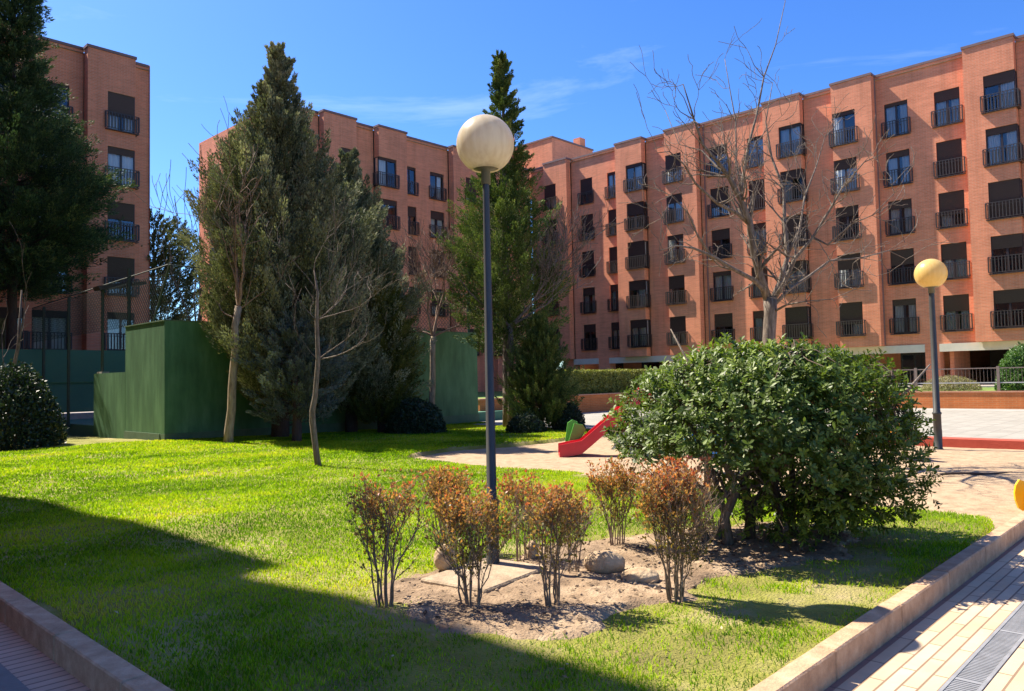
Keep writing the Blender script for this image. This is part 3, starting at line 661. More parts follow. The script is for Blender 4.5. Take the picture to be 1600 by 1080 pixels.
# ------------------------------------------------------------------ street lamps
def globe_mat(name, cols):
    m, t, b = newmat(name); N = t.nodes.new; L = t.links.new
    tc = N('ShaderNodeTexCoord'); mp = N('ShaderNodeMapping'); mp.inputs['Scale'].default_value = (9, 9, .9); L(tc.outputs['Object'], mp.inputs[0])
    n = N('ShaderNodeTexNoise'); n.inputs['Scale'].default_value = 3; n.inputs['Detail'].default_value = 6; L(mp.outputs[0], n.inputs[0])
    r = N('ShaderNodeValToRGB')
    r.color_ramp.elements[0].position = .35; r.color_ramp.elements[0].color = (*cols[0], 1); r.color_ramp.elements[1].position = .62; r.color_ramp.elements[1].color = (*cols[1], 1)
    L(n.outputs['Fac'], r.inputs[0]); L(r.outputs[0], b.inputs['Base Color']); b.inputs['Roughness'].default_value = .28
    b.inputs['Subsurface Weight'].default_value = .0
    tr = N('ShaderNodeBsdfTranslucent'); L(r.outputs[0], tr.inputs[0]); ms = N('ShaderNodeMixShader'); ms.inputs[0].default_value = .42; L(b.outputs[0], ms.inputs[1]); L(tr.outputs[0], ms.inputs[2]); L(ms.outputs[0], t.nodes['Material Output'].inputs[0])
    return m
def lamp(loc, gr, zc, gm, label, r0, r1, hb, seg=40):
    e = empty('street_lamp', loc, R(20), label, 'lamp', 'globe lamps on dark posts')
    m = MB(); ztop = zc-gr*.97
    m.lathe([(r1+.03, 0), (r1+.03, .03), (r1+.012, .05), (r1+.008, hb-.04), (r1+.02, hb-.03), (r1+.02, hb), (r1, hb+.02), (r0, ztop-.0)], POLE, 20); m.build('pole', e, smooth=True)
    m = MB(); m.lathe([(.0, ztop-.10), (r0+.012, ztop-.10), (r0+.012, ztop+.01), (gr*.45, ztop+.03), (gr*.47, ztop+.06), (gr*.42, ztop+.075), (0, ztop+.075)], noise_mat('collar', [(.10, .10, .06), (.16, .15, .10)], 6, .5), 28); m.build('collar', e, smooth=True)
    m = MB(); pr = []
    for k in range(26):
        a = -1.10+(math.pi/2+1.10)*k/25; pr.append((max(.001, gr*math.cos(a)), zc+gr*math.sin(a)))
    m.lathe(pr, gm, seg); m.build('globe', e, smooth=True)
    m = MB(); m.box(-.016, .016, -r1-.012, -r1+.002, .22, .42, POLE); m.build('access_door', e)
    return e
lamp((4.295, 4.35, .125), .232, 3.37, globe_mat('globe_cream', [(.70, .60, .42), (.78, .69, .51)]), 'tall globe lamp with streaky cream globe on dark post in the shrub bed', .026, .040, .52)
lamp((16.9, 4.5, .03), .30, 3.52, globe_mat('globe_yellow', [(.80, .60, .22), (.84, .65, .27)]), 'yellow globe lamp on dark post at the edge of the sand by the sports court', .05, .065, .75)

# lamp footing slab, stones
sl = MB(); sl.box(-.40, .40, -.30, .30, -.1, .06, noise_mat('slab', [(.22, .16, .10), (.42, .32, .21)], 7, .9, .5, 40), .012)
tag(sl.build('concrete_footing', None, (4.05, 4.18, .11), R(8)), 'square weathered concrete footing slab around the base of the near lamp', 'slab')
def rock(loc, s, seed, label, rz=0):
    r = np.random.default_rng(seed); n = 22; m_ = 34; V = []; F = []
    th = np.linspace(-np.pi/2, np.pi/2, n); ph = np.arange(m_)*2*np.pi/m_
    T, Pp = np.meshgrid(th, ph, indexing='ij'); X = np.cos(T)*np.cos(Pp); Y = np.cos(T)*np.sin(Pp); Z = np.sin(T)
    d = 1+.12*(fbm(X*1.6+seed, Y*1.6+Z*1.3, seed)-.5)*2+.03*(fbm(X*5+Z*4, Y*5-Z*3+seed, seed+3)-.5)*2
    p = np.stack([X*d*s[0], Y*d*s[1], Z*d*s[2]], -1).reshape(-1, 3)
    i = np.arange(n-1)[:, None]*m_+np.arange(m_)[None]; j = np.arange(n-1)[:, None]*m_+(np.arange(m_)[None]+1) % m_
    F = np.stack([i, j, j+m_, i+m_], -1).reshape(-1, 4)
    o = link('boulder', fast_mesh('boulder', p, F, STONE, smooth=True), None, loc, rz)
    return tag(o, label, 'stone', 'rounded stones in the shrub bed')
rock((3.97, 4.55, .235), (.09, .085, .105), 3, 'upright tan stone left of the lamp base beside the footing slab')
rock((4.72, 3.58, .20), (.155, .10, .095), 5, 'large smooth oval stone resting on the soil right of the lamp', R(-45))
rock((4.66, 3.22, .165), (.14, .10, .07), 8, 'flatter pale stone lying just right of the large oval stone', R(-50))
rock((4.72, 4.32, .19), (.05, .05, .085), 9, 'small pale upright stone between the two shrubs right of the lamp')

# ------------------------------------------------------------------ leaves and plants
def unit(v): return v/np.maximum(1e-9, np.linalg.norm(v, axis=-1, keepdims=True))
def rand_dir(n, r=rng): v = r.normal(size=(n, 3)); return unit(v)
def diamonds(P, D, Nn, Ln, Wd, fold=.25):
    Wd = np.broadcast_to(np.asarray(Wd, float), (len(P),)) if np.ndim(Wd) == 0 else Wd
    """simple 4 vertex leaf: base, right, tip, left"""
    D = unit(D); Sd = unit(np.cross(D, Nn)); Up = np.cross(Sd, D)
    Ln = np.asarray(Ln).reshape(-1, 1); Wd = np.asarray(Wd).reshape(-1, 1)
    V = np.stack([P, P+D*Ln*.45+Sd*Wd+Up*Wd*fold, P+D*Ln, P+D*Ln*.45-Sd*Wd+Up*Wd*fold], 1)
    n = len(P); b0 = np.arange(n)*4
    return V.reshape(-1, 3), np.stack([b0, b0+1, b0+2, b0+3], 1)
def ovals(P, D, Nn, Ln, Wd, fold=.3, droop=.15):
    D = unit(D); Sd = unit(np.cross(D, Nn)); Up = np.cross(Sd, D)
    Ln = np.asarray(Ln).reshape(-1, 1); Wd = np.asarray(Wd).reshape(-1, 1)
    c = lambda t, s: P+D*Ln*t+Sd*Wd*s+Up*(Wd*abs(s)*fold-Ln*droop*t*t)
    V = np.stack([c(0, 0), c(.42, .8), c(.75, 1.0), c(1, 0), c(.75, -1.0), c(.42, -.8), c(.6, 0)], 1)
    n = len(P); b0 = np.arange(n)*7
    F = np.concatenate([np.stack([b0, b0+1, b0+2, b0+6], 1), np.stack([b0+6, b0+2, b0+3, b0+3], 1)[:, :4],
                        np.stack([b0, b0+6, b0+4, b0+5], 1)])
    # tip faces as quads: mid,right2,tip and mid,tip,left2 joined
    F = np.concatenate([np.stack([b0, b0+1, b0+2, b0+6], 1), np.stack([b0, b0+6, b0+4, b0+5], 1), np.stack([b0+6, b0+2, b0+3, b0+4], 1)])
    return V.reshape(-1, 3), F

CON_GREY = leaf_mat('conifer_grey_green', [(.055, .07, .038), (.13, .15, .08), (.25, .265, .155), (.42, .42, .25)], rough=.7, trans=.12, spec=.2)
CON_DARK = leaf_mat('conifer_dark', [(.025, .048, .024), (.05, .09, .038), (.10, .16, .055), (.22, .26, .08)], [0, .4, .75, 1], rough=.7, trans=.12, spec=.2)
CON_GREEN = leaf_mat('conifer_green', [(.035, .065, .02), (.075, .12, .03), (.14, .19, .045), (.23, .26, .08)], rough=.7, trans=.15, spec=.2)
CON_YEL = leaf_mat('conifer_olive', [(.04, .055, .012), (.08, .10, .02), (.14, .15, .03), (.2, .19, .05)], rough=.7, trans=.15, spec=.2)
CON_BLUE = leaf_mat('conifer_blue', [(.07, .095, .075), (.12, .15, .12), (.19, .22, .175)], rough=.7, trans=.1, spec=.2)
PINE_M = leaf_mat('pine_far', [(.05, .065, .025), (.09, .11, .04), (.15, .165, .07)], rough=.7, trans=.1, spec=.2)

def conifer(name, loc, H, prof, label, mat, nbr, seed, nsp=9, nleaf=16, lf=(.16, .022), splen=.42, lift=.75, z0f=.1, trunk=.16, group=None, lean=(0, 0), trunkmat=None, tuft=.28, asym=None, cat='tree', skip=None):
    r = np.random.default_rng(seed); e = empty(name, loc, 0, label, cat, group)
    m = MB(); tp = [(lean[0]*t*t*H*.1+.03*math.sin(t*9), lean[1]*t*t*H*.1, H*t*.97-.25*(t == 0)) for t in np.linspace(0, 1, 12)]
    m.tube(tp, [trunk*(1-.93*t)+.01 for t in np.linspace(0, 1, 12)], trunkmat or BARKD, 9)
    bm_ = m
    zf = np.array([p[0] for p in prof]); rf2 = np.array([p[1] for p in prof])
    SP, SDr, SL = [], [], []
    for i in range(nbr):
        t = z0f+(1-z0f)*((i+r.random())/nbr)**.92
        Rr = np.interp(t, zf, rf2); az = i*2.39996+r.normal(0, .35)
        if asym: Rr *= asym(az, t)
        Lb = Rr*r.uniform(.72, 1.12)
        if r.random() < .12: Lb *= 1.15
        el = lift*(.35+.75*t)+r.normal(0, .12)
        d = np.array([math.cos(az), math.sin(az), 0.0]); k = 7
        base = np.array([lean[0]*t*t*H*.1, lean[1]*t*t*H*.1, max(.1, H*t-Lb*math.tan(min(1.2, el))*.55)])
        ss = np.linspace(0, 1, k)
        pts = [base+d*Lb*s+np.array([0, 0, Lb*math.tan(min(1.2, el))*.75*s**1.5]) for s in ss]
        if Lb > .25: bm_.tube([tuple(p) for p in pts], [max(.006, .028*Lb*(1-.85*s)*.6) for s in ss], trunkmat or BARKD, 4, False)
        pa = np.array(pts)
        n = max(3, int(nsp*(.4+Lb)))
        s = 1-(1-.22)*r.random(n)**1.3
        idx = np.clip(s*(k-1), 0, k-1.001); i0 = idx.astype(int); fr = (idx-i0)[:, None]
        p = pa[i0]*(1-fr)+pa[i0+1]*fr; tdir = unit(pa[i0+1]-pa[i0])
        off = rand_dir(n, r)*(.10+.26*Lb*(1-.6*s))[:, None]*.8
        off[:, 2] *= .55
        dd = unit(tdir*.8+off*1.6/max(.3, Lb)+np.array([0, 0, .55*lift])+rand_dir(n, r)*.28)
        SP.append(p+off); SDr.append(dd); SL.append(np.full(n, splen)*r.uniform(.6, 1.25, n)*(.28+.72*min(1, Lb/1.3)))
    SP = np.concatenate(SP); SDr = np.concatenate(SDr); SL = np.concatenate(SL); ns = len(SP)
    if skip is not None:
        kp = skip(SP); SP, SDr, SL = SP[kp], SDr[kp], SL[kp]; ns = len(SP)
    tvar = np.clip(r.normal(.45, .2, ns), 0, 1)
    t = r.random((ns, nleaf)); P = SP[:, None]+SDr[:, None]*(SL[:, None]*t)[..., None]
    jit = rand_dir(ns*nleaf, r).reshape(ns, nleaf, 3)
    P = P+jit*(tuft*.25*(1-t*.8)*SL[:, None])[..., None]
    Dd = unit(SDr[:, None]*1.0+jit*.6+np.array([0, 0, .15]))
    Nn = rand_dir(ns*nleaf, r); ll = lf[0]*r.uniform(.6, 1.3, ns*nleaf); ww = lf[1]*r.uniform(.7, 1.3, ns*nleaf)
    V, F = diamonds(P.reshape(-1, 3), Dd.reshape(-1, 3), Nn, ll, ww)
    var = np.clip(tvar[:, None]+r.normal(0, .14, (ns, nleaf))+.15*(t-.5), 0, 1).reshape(-1)
    m.build('trunk', e, smooth=True)
    link('crown', fast_mesh('crown', V, F, mat, var=np.repeat(var, 4)), e)
    return e
SHARE = 1.0
conifer('conifer_tree', (8.15, 34.6, .2), 25.0, [(.17, .3), (.21, 1.6), (.27, 2.8), (.33, 3.5), (.38, 3.3), (.43, 2.2), (.48, 1.2), (.55, .7), (.62, .5), (.75, .7), (.85, .7), (1, .1)], 'large dark green conifer at the left edge with drooping branches over the fence', CON_DARK, 300, 1, nsp=9, nleaf=80, lf=(.12, .019), splen=1.15, lift=.35, z0f=.2, trunk=.2, tuft=.8)
conifer('conifer_tree', (10.7, 18.9, .18), 10.45, [(.08, 1.3), (.15, 1.75), (.3, 2.1), (.4, 2.05), (.5, 1.8), (.6, 1.42), (.7, 1.02), (.8, .62), (.9, .24), (1, .02)], 'tallest grey green conifer, broad with upright feathery plumes, centre left', CON_GREY, 250, 2, nsp=5.0, nleaf=230, lf=(.085, .014), splen=1.0, lift=.95, z0f=.08, trunk=.24, tuft=.9, asym=lambda az, t: 1-.7*max(0, -math.cos(az+.762))*max(0, (.5-t)/.5))
conifer('conifer_tree', (13.25, 19.3, .15), 8.2, [(.05, 1.3), (.3, 1.5), (.5, 1.35), (.65, 1.05), (.78, .7), (.9, .2), (1, .02)], 'shorter grey green conifer leaning against the right side of the tallest one', CON_GREY, 150, 3, nsp=5.5, nleaf=220, lf=(.085, .014), splen=1.0, lift=1.0, z0f=.10, trunk=.18, tuft=.95)
conifer('yew_tree', (13.75, 18.5, .12), 5.0, [(.0, .5), (.15, .9), (.4, .95), (.7, .65), (.9, .3), (1, .1)], 'rounded olive green yew with fine foliage, right of the grey conifers', CON_YEL, 180, 4, nsp=11, nleaf=70, lf=(.055, .012), splen=.55, lift=.8, z0f=.06, trunk=.12, tuft=.9)
conifer('blue_conifer', (10.0, 16.9, .15), 2.9, [(.1, .4), (.3, .9), (.5, 1.1), (.75, .8), (1, .2)], 'low pale blue green conifer branches in front of the green wall behind the bare trees', CON_BLUE, 44, 5, nsp=6, nleaf=130, lf=(.065, .013), splen=.6, lift=.5, z0f=.2, trunk=.12, tuft=.8)
conifer('conifer_tree', (17.4, 16.8, .12), 11.75, [(.2, 1.0), (.26, 1.25), (.36, 1.5), (.48, 1.45), (.56, 1.1), (.62, .78), (.68, .62), (.74, .48), (.82, .34), (.9, .18), (1, .02)], 'tall slim green conifer behind the globe of the near lamp', CON_GREEN, 215, 6, nsp=4.6, nleaf=130, lf=(.08, .014), splen=.8, lift=.6, z0f=.2, trunk=.2, trunkmat=BARKG, tuft=.95)
conifer('cypress_shrub', (17.0, 15.1, .12), 3.3, [(.0, .7), (.2, .95), (.5, .8), (.8, .42), (1, .04)], 'small cone shaped green cypress right of the slim conifer trunk', CON_GREEN, 170, 7, nsp=11, nleaf=60, lf=(.05, .012), splen=.42, lift=.9, z0f=.05, trunk=.07, tuft=.8)
conifer('pine_tree', (16.6, 42.5, .5), 10.2, [(.2, .6), (.45, 1.8), (.7, 2.2), (.85, 1.9), (.95, 1.2), (1, .4)], 'far rounded pine in the gap between the left and middle blocks', PINE_M, 110, 8, nsp=7, nleaf=30, lf=(.15, .025), splen=.7, lift=.6, z0f=.3, trunk=.2, trunkmat=BARKG)

def blob_shrub(name, loc, rad, label, mat, n, seed, lf=(.06, .025), cat='shrub', group=None, h0=0, stems=True, kind='oval', rough=.12):
    r = np.random.default_rng(seed); e = empty(name, loc, 0, label, cat, group)
    d = rand_dir(n, r); d[:, 2] = np.abs(d[:, 2])*1.0-.15*(r.random(n)); d = unit(d)
    rr = (1-r.random(n)**1.7*.35)*(1+rough*(fbm(d[:, 0]*3+seed, d[:, 1]*3+d[:, 2]*2.2, seed)-.5)*2+rough*.6*(fbm(d[:, 0]*9+seed, d[:, 1]*9+d[:, 2]*7, seed+2)-.5)*2)
    P = d*rr[:, None]*np.array(rad); P[:, 2] += h0
    k = P[:, 2] > .02; P, d = P[k], d[k]; n = len(P)
    D = unit(d*.6+rand_dir(n, r)*.8+np.array([0, 0, .25])); Nn = unit(d+rand_dir(n, r)*.6)
    f = ovals if kind == 'oval' else diamonds
    V, F = f(P, D, Nn, lf[0]*r.uniform(.6, 1.3, n), lf[1]*r.uniform(.7, 1.2, n))
    kk = 7 if kind == 'oval' else 4
    link('foliage', fast_mesh('foliage', V, F, mat, var=np.repeat(np.clip(r.normal(.5, .22, n), 0, 1), kk)), e)
    m = MB()
    for i in range(9):
        a = r.uniform(0, 6.28); q = r.uniform(.3, .75); m.tube([(.04*math.cos(a), .04*math.sin(a), -.05), (rad[0]*q*.5*math.cos(a), rad[1]*q*.5*math.sin(a), rad[2]*.4+h0*.5), (rad[0]*q*math.cos(a), rad[1]*q*math.sin(a), rad[2]*.7+h0)], [.02, .014, .006], TWIG, 5)
    m.build('stems', e); return e
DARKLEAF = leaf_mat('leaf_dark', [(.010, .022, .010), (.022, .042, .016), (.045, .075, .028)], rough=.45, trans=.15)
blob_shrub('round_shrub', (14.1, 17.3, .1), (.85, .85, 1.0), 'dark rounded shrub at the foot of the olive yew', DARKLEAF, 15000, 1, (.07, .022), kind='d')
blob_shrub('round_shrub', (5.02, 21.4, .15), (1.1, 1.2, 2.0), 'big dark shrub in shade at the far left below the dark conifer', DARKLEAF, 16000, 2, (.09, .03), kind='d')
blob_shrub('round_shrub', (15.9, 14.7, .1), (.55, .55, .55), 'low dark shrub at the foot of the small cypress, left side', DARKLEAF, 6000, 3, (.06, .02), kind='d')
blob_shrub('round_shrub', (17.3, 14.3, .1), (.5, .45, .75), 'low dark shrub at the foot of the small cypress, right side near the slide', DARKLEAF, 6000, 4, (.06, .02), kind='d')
HEDGEM = leaf_mat('hedge_leaf', [(.10, .12, .02), (.21, .22, .045), (.34, .33, .10)], rough=.5, trans=.25)
def hedge(loc, size, label, n, seed):
    r = np.random.default_rng(seed); e = empty('clipped_hedge', loc, 0, label, 'hedge'); P = []; Nn = []
    X, Y, Z = size
    per = [(1, n), (2, n//2), (0, n//4)]
    q = r.random((n, 3)); side = r.random(n)
    p = (q-.5)*np.array([X, Y, Z]); p[:, 2] += Z/2
    nn = np.zeros((n, 3))
    a = side < .6; p[a, 1] = -Y/2+r.random(a.sum())**2*.15; nn[a, 1] = -1
    b_ = ~a & (side < .9); p[b_, 2] = Z-r.random(b_.sum())**2*.12; nn[b_, 2] = 1
    c = side >= .9; p[c, 0] = -X/2+r.random(c.sum())*.1; nn[c, 0] = -1
    bump = (fbm(p[:, 0]*3+p[:, 1], p[:, 2]*3+p[:, 1], seed)-.5)*.18; p += nn*bump[:, None]
    D = unit(nn*.5+rand_dir(n, r)+np.array([0, 0, .3])); V, F = diamonds(p, D, unit(nn+rand_dir(n, r)*.5), .09*r.uniform(.6, 1.3, n), .03*r.uniform(.7, 1.2, n))
    link('foliage', fast_mesh('foliage', V, F, HEDGEM, var=np.repeat(np.clip(r.normal(.5, .22, n), 0, 1), 4)), e)
    m = MB(); m.box(-X/2+.12, X/2-.12, -Y/2+.15, Y/2-.1, 0, Z-.14, noise_mat('hedge_core', [(.02, .025, .01), (.04, .05, .02)], 9, .9)); m.build('inner_branches', e)
hedge((28.5, 21.9, .78), (9.5, 1.3, 1.15), 'long clipped yellow green hedge above the orange wall behind the slide', 26000, 5)
blob_shrub('round_shrub', (35.2, 6.3, .75), (.9, .9, 1.75), 'bright green clipped ball shrub behind the railing at the right edge', leaf_mat('leaf_ball', [(.03, .08, .015), (.06, .14, .025), (.12, .2, .04)], rough=.5), 12000, 6, (.09, .03), kind='d')
blob_shrub('dry_shrub', (36.3, 9.1, .75), (1.1, 1.1, .62), 'low dry pale shrub behind the railing near the yellow lamp', leaf_mat('leaf_dry', [(.15, .13, .06), (.26, .23, .12), (.36, .32, .19)], rough=.7), 6000, 7, (.09, .014), kind='d')

# ---- big glossy clipped shrub
def big_bush():
    r = np.random.default_rng(99)
    cx, cy = 6.51, 3.12; e = empty('clipped_bush', (cx, cy, .12), R(-43.65), 'large dome clipped glossy green bush with gnarled bare stems at the right of the bed', 'bush')
    # local x = picture right, local y = away from the camera
    A, B_, ZT = 1.34, 1.03, 1.86
    LM = leaf_mat('pittosporum_leaf', [(.045, .075, .014), (.09, .14, .02), (.17, .24, .03), (.32, .38, .06)], [0, .35, .7, 1], rough=.48, trans=.28, spec=.38)
    def surf(d):   # superellipsoid radius along direction d
        q = (np.abs(d[:, 0]/A)**2.5+np.abs(d[:, 1]/B_)**2.3)**(2.3/2.4)+np.abs(d[:, 2]/.87)**2.4
        return q**(-1/2.4)
    # clusters = leaf rosettes at twig ends
    nc = 8200; d = rand_dir(nc, r)
    rr = surf(d)*(1-(r.random(nc)**2.0)*.42)*(1+.10*(fbm(d[:, 0]*2.5+4, d[:, 1]*2.5+d[:, 2]*2.5, 7)-.5)*2+.05*r.normal(size=nc)*.8+.05*(r.random(nc) < .03))
    c = d*rr[:, None]; c[:, 2] += .86
    # lower part gets open, bare on the left bottom where the stems show
    zc = c[:, 2]; keep = (zc > .72) | (r.random(nc) < np.where(c[:, 0] > .15, .85, .40)*np.clip((zc-.03)/.35, .15, 1))
    keep &= ~((zc < .66+.25*fbm(c[:, 0]*3, c[:, 1]*3, 12)) & (c[:, 0] < -.1) & (r.random(nc) < .8)); keep &= zc > .05
    gap = fbm(c[:, 0]*3.2+1.7*c[:, 1], c[:, 2]*3.2, 13)
    keep &= ~((gap < .33) & (zc < 1.35) & (r.random(nc) < .75))
    c = c[keep]; d = d[keep]; nc = len(c)
    # drooping sprays at bottom right
    nl = 11; out_ = unit(d*.9+np.array([0, 0, .55])+rand_dir(nc, r)*.35)
    low = c[:, 2] < .6; out_[low] = unit(d[low]*.8+np.array([0, 0, -.25])+rand_dir(int(low.sum()), r)*.4)
    ref = unit(np.cross(out_, rand_dir(nc, r))); bi = np.cross(out_, ref)
    k = np.arange(nl)[None]; ang = k*2.4+r.uniform(0, 6.28, (nc, 1)); spread = r.uniform(.5, 1.25, (nc, nl))
    D = out_[:, None]*np.cos(spread)[..., None]+(ref[:, None]*np.cos(ang)[..., None]+bi[:, None]*np.sin(ang)[..., None])*np.sin(spread)[..., None]
    P = c[:, None]-out_[:, None]*(k[..., None]*.007)
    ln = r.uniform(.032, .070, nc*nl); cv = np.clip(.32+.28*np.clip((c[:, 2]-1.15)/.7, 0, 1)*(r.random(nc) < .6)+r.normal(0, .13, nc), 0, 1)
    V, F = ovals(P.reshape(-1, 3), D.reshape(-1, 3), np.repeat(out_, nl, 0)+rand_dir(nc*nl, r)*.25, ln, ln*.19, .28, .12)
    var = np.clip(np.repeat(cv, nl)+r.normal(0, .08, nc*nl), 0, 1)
    # twigs to clusters from the nearest limb points
    stems = []; m = MB()
    roots = [(-.52, .0), (-.40, -.14), (-.36, .16), (-.15, .1), (.05, -.05), (.28, .12), (.55, .0), (.72, .12), (-.46, .08)]
    tips = []
    for q, (x, y) in enumerate(roots):
        tx, ty = x*1.35+r.normal(0, .15), y*2.0+r.normal(0, .2); p0 = np.array([x, y, -.08]); p = [p0]
        for s in (.2, .4, .6, .8, 1):
            p.append(np.array([x+(tx-x)*s**1.3+r.normal(0, .045), y+(ty-y)*s+r.normal(0, .045), 1.2*s+r.normal(0, .02)]))
        rad = r.uniform(.026, .046); m.tube([tuple(v) for v in p], [rad*1.25, rad, rad*.9, rad*.75, rad*.55, rad*.35], BARKG if q < 3 or q == 8 else BARKD, 7)
        for b_i in range(9):
            s0 = r.integers(1, 5); st = p[s0]+(p[s0+1]-p[s0])*r.random()
            az = r.uniform(0, 6.28); ll_ = r.uniform(.35, .85); el = r.uniform(.25, 1.1)
            en = st+ll_*np.array([math.cos(az)*math.cos(el), math.sin(az)*math.cos(el)*.8, math.sin(el)]); md = (st+en)/2+r.normal(0, .05, 3)
            m.tube([tuple(st), tuple(md), tuple(en)], [rad*.45, rad*.3, rad*.15], BARKG, 5); tips += [md, en]
    tips = np.array(tips)
    sel = r.choice(nc, min(nc, 900), replace=False)
    for j in sel:
        dd = np.linalg.norm(tips-c[j], axis=1); t_ = tips[dd.argmin()]
        if dd.min() < .75:
            md = (t_+c[j])/2+r.normal(0, .03, 3); m.tube([tuple(t_), tuple(md), tuple(c[j])], [.007, .005, .003], TWIG, 3, False)
    m.build('stems', e, smooth=True)
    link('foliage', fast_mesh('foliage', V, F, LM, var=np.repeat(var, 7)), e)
big_bush()

# ---- red tipped shrubs
REDTIP = leaf_mat('photinia_leaf', [(.12, .14, .03), (.28, .25, .07), (.42, .28, .11), (.46, .22, .09), (.46, .11, .06)], [0, .35, .62, .85, 1], rough=.45, trans=.45, tint=(1.5, 1.05, .55, 1))
STEMB = noise_mat('shrub_stem', [(.10, .065, .04), (.20, .135, .09), (.3, .21, .15)], 15, .85)
def red_shrub(loc, H, Rr, label, seed, nst=11, dens=1.0, spread=1.0, red=.0):
    r = np.random.default_rng(seed); z0 = float(zl(np.array(loc[0]), np.array(loc[1])))
    e = empty('red_tipped_shrub', (loc[0], loc[1], z0), 0, label, 'shrub', 'red tipped shrubs in the soil bed'); m = MB(); LP, LD, LZ = [], [], []
    def twig(st, d, ll, rad, dep):
        d = unit(d+r.normal(0, .1, 3)); mid = st+d*ll*.5+r.normal(0, .05, 3)*ll; d2 = unit(d+np.array([0, 0, .25])+r.normal(0, .18, 3)); en = mid+d2*ll*.5
        if en[2] > H*1.02: en[2] = H*1.02-r.random()*.02
        m.tube([tuple(st), tuple(mid), tuple(en)], [rad, rad*.8, rad*.6], STEMB, 4 if rad > .003 else 3, False)
        zz = en[2]/H; nl = int(ll/.036*(.45+.62*sstep(.40, .80, zz))*(.5 if dep > 1 else 1.0))
        for _ in range(nl):
            f = r.random(); p = (st+(mid-st)*f*2 if f < .5 else mid+(en-mid)*(f*2-1)); LP.append(p); LD.append(d2*.8+r.normal(0, .6, 3)); LZ.append(p[2]/H)
        for _ in range(3): LP.append(en); LD.append(d2+r.normal(0, .45, 3)); LZ.append(zz+.06)
        if dep > 0:
            for c in range(int(r.integers(2, 5)*dens+.5)):
                f = r.uniform(.3, 1); p = st+(en-st)*f if c else en; az = r.uniform(0, 6.28)
                twig(p, unit(d2+.75*np.array([math.cos(az), math.sin(az), .2])), ll*r.uniform(.45, .8), rad*.62, dep-1)
    for i in range(nst):
        a = i*2.4+r.normal(0, .3); q = Rr*math.sqrt((i+.5)/nst); hh = H*r.uniform(.28, .62); b0 = np.array([.04*math.cos(a)*(.4+q/Rr), .04*math.sin(a), -.03]); k = .55+.1*r.random()
        tp = np.array([q*k*math.cos(a), q*k*math.sin(a), hh]); mid = (b0+tp)/2+np.array([-q*.08*math.cos(a), -q*.08*math.sin(a), 0])+r.normal(0, .012, 3)
        rad = r.uniform(.005, .009)*(H/.95); m.tube([tuple(b0), tuple(b0+(mid-b0)*.5+r.normal(0, .006, 3)), tuple(mid), tuple(mid+(tp-mid)*.5+r.normal(0, .008, 3)), tuple(tp)], [rad*1.15, rad, rad*.9, rad*.8, rad*.7], STEMB, 6, False)
        d = unit(tp-mid)
        for c in range(3): az = r.uniform(0, 6.28); twig(tp, unit(d+.38*np.array([math.cos(az), math.sin(az), .3])), (H-hh)*r.uniform(.36, .62), rad*.6, 2)
        for c in range(2): p = mid+(tp-mid)*r.random(); az = r.uniform(0, 6.28); twig(p, unit(np.array([math.cos(az), math.sin(az), 1.1])), H*.17, rad*.4, 1)
    m.build('stems', e)
    LP = np.array(LP); LD = np.array(LD); LZ = np.array(LZ); n = len(LP)
    kk = np.hypot(LP[:, 0], LP[:, 1]) < Rr*1.12; LP, LD, LZ = LP[kk], LD[kk], LZ[kk]; n = len(LP)
    ln = r.uniform(.018, .034, n); V, F = diamonds(LP, LD, rand_dir(n, r), ln, ln*.24, .3)
    var = np.clip((LZ-.50)*1.0+.10+red+r.normal(0, .22, n), 0, 1)
    link('foliage', fast_mesh('foliage', V, F, REDTIP, var=np.repeat(var, 4)), e)
SH = [((3.15, 4.22), .97, .215, 'leftmost red tipped shrub, alone at the edge of the lawn', 12, 1.0, 1, .05),
      ((4.42, 5.06), .80, .235, 'red tipped shrub behind the upright stone left of the lamp', 13, 1.25, 1, .0),
      ((3.47, 3.73), .86, .26, 'red tipped shrub in front of the lamp footing, nearest the camera', 14, 1.2, 1, .02),
      ((4.60, 4.33), .78, .17, 'small red tipped shrub just right of the lamp pole', 9, 1.1, 1, .1),
      ((3.80, 3.31), .86, .19, 'red tipped shrub with thin stems between the lamp and the oval stone', 12, 1.15, 1, .05),
      ((4.55, 3.75), .68, .14, 'shortest red tipped shrub, half hidden left of the oval stone', 8, 1.0, 1, .0),
      ((5.48, 4.02), .82, .22, 'red tipped shrub behind the oval stone in front of the sand', 12, 1.2, 1, .1),
      ((4.44, 2.79), 1.02, .235, 'tallest and fullest red tipped shrub beside the big green bush', 15, 1.5, 1, .15)]
for q, (p, h, rr_, lb, ns_, dn, sp_, rd) in enumerate(SH): red_shrub(p, h*.90, rr_, lb, 200+q, ns_, dn, sp_, rd)

# dead leaves and clods on the bed
def litter():
    n = 5200; x = rng.uniform(2.8, 8.0, n); y = rng.uniform(2.2, 4.9, n); d = pdist(x, y, BEDP)
    under = np.exp(-((x-6.7)/1.3)**2-((y-3.1)/.8)**2)
    k = (d > -.05) & (rng.random(n) < .25+.75*under); x, y = x[k], y[k]; n = len(x)
    P = np.stack([x, y, zbed(x, y)+.008], 1); D = rand_dir(n); D[:, 2] *= .25; Nn = np.tile([0, 0, 1.0], (n, 1))+rand_dir(n)*.5
    ln = rng.uniform(.02, .06, n); V, F = diamonds(P, D, Nn, ln, ln*.25)
    me = fast_mesh('leaf_litter', V, F, leaf_mat('dead_leaf', [(.05, .03, .018), (.14, .085, .045), (.30, .22, .13)], rough=.8, trans=.05), var=np.repeat(rng.random(n), 4))
    tag(link('leaf_litter', me), 'dry brown leaves scattered on the soil bed', 'leaves', kind='stuff')
litter()
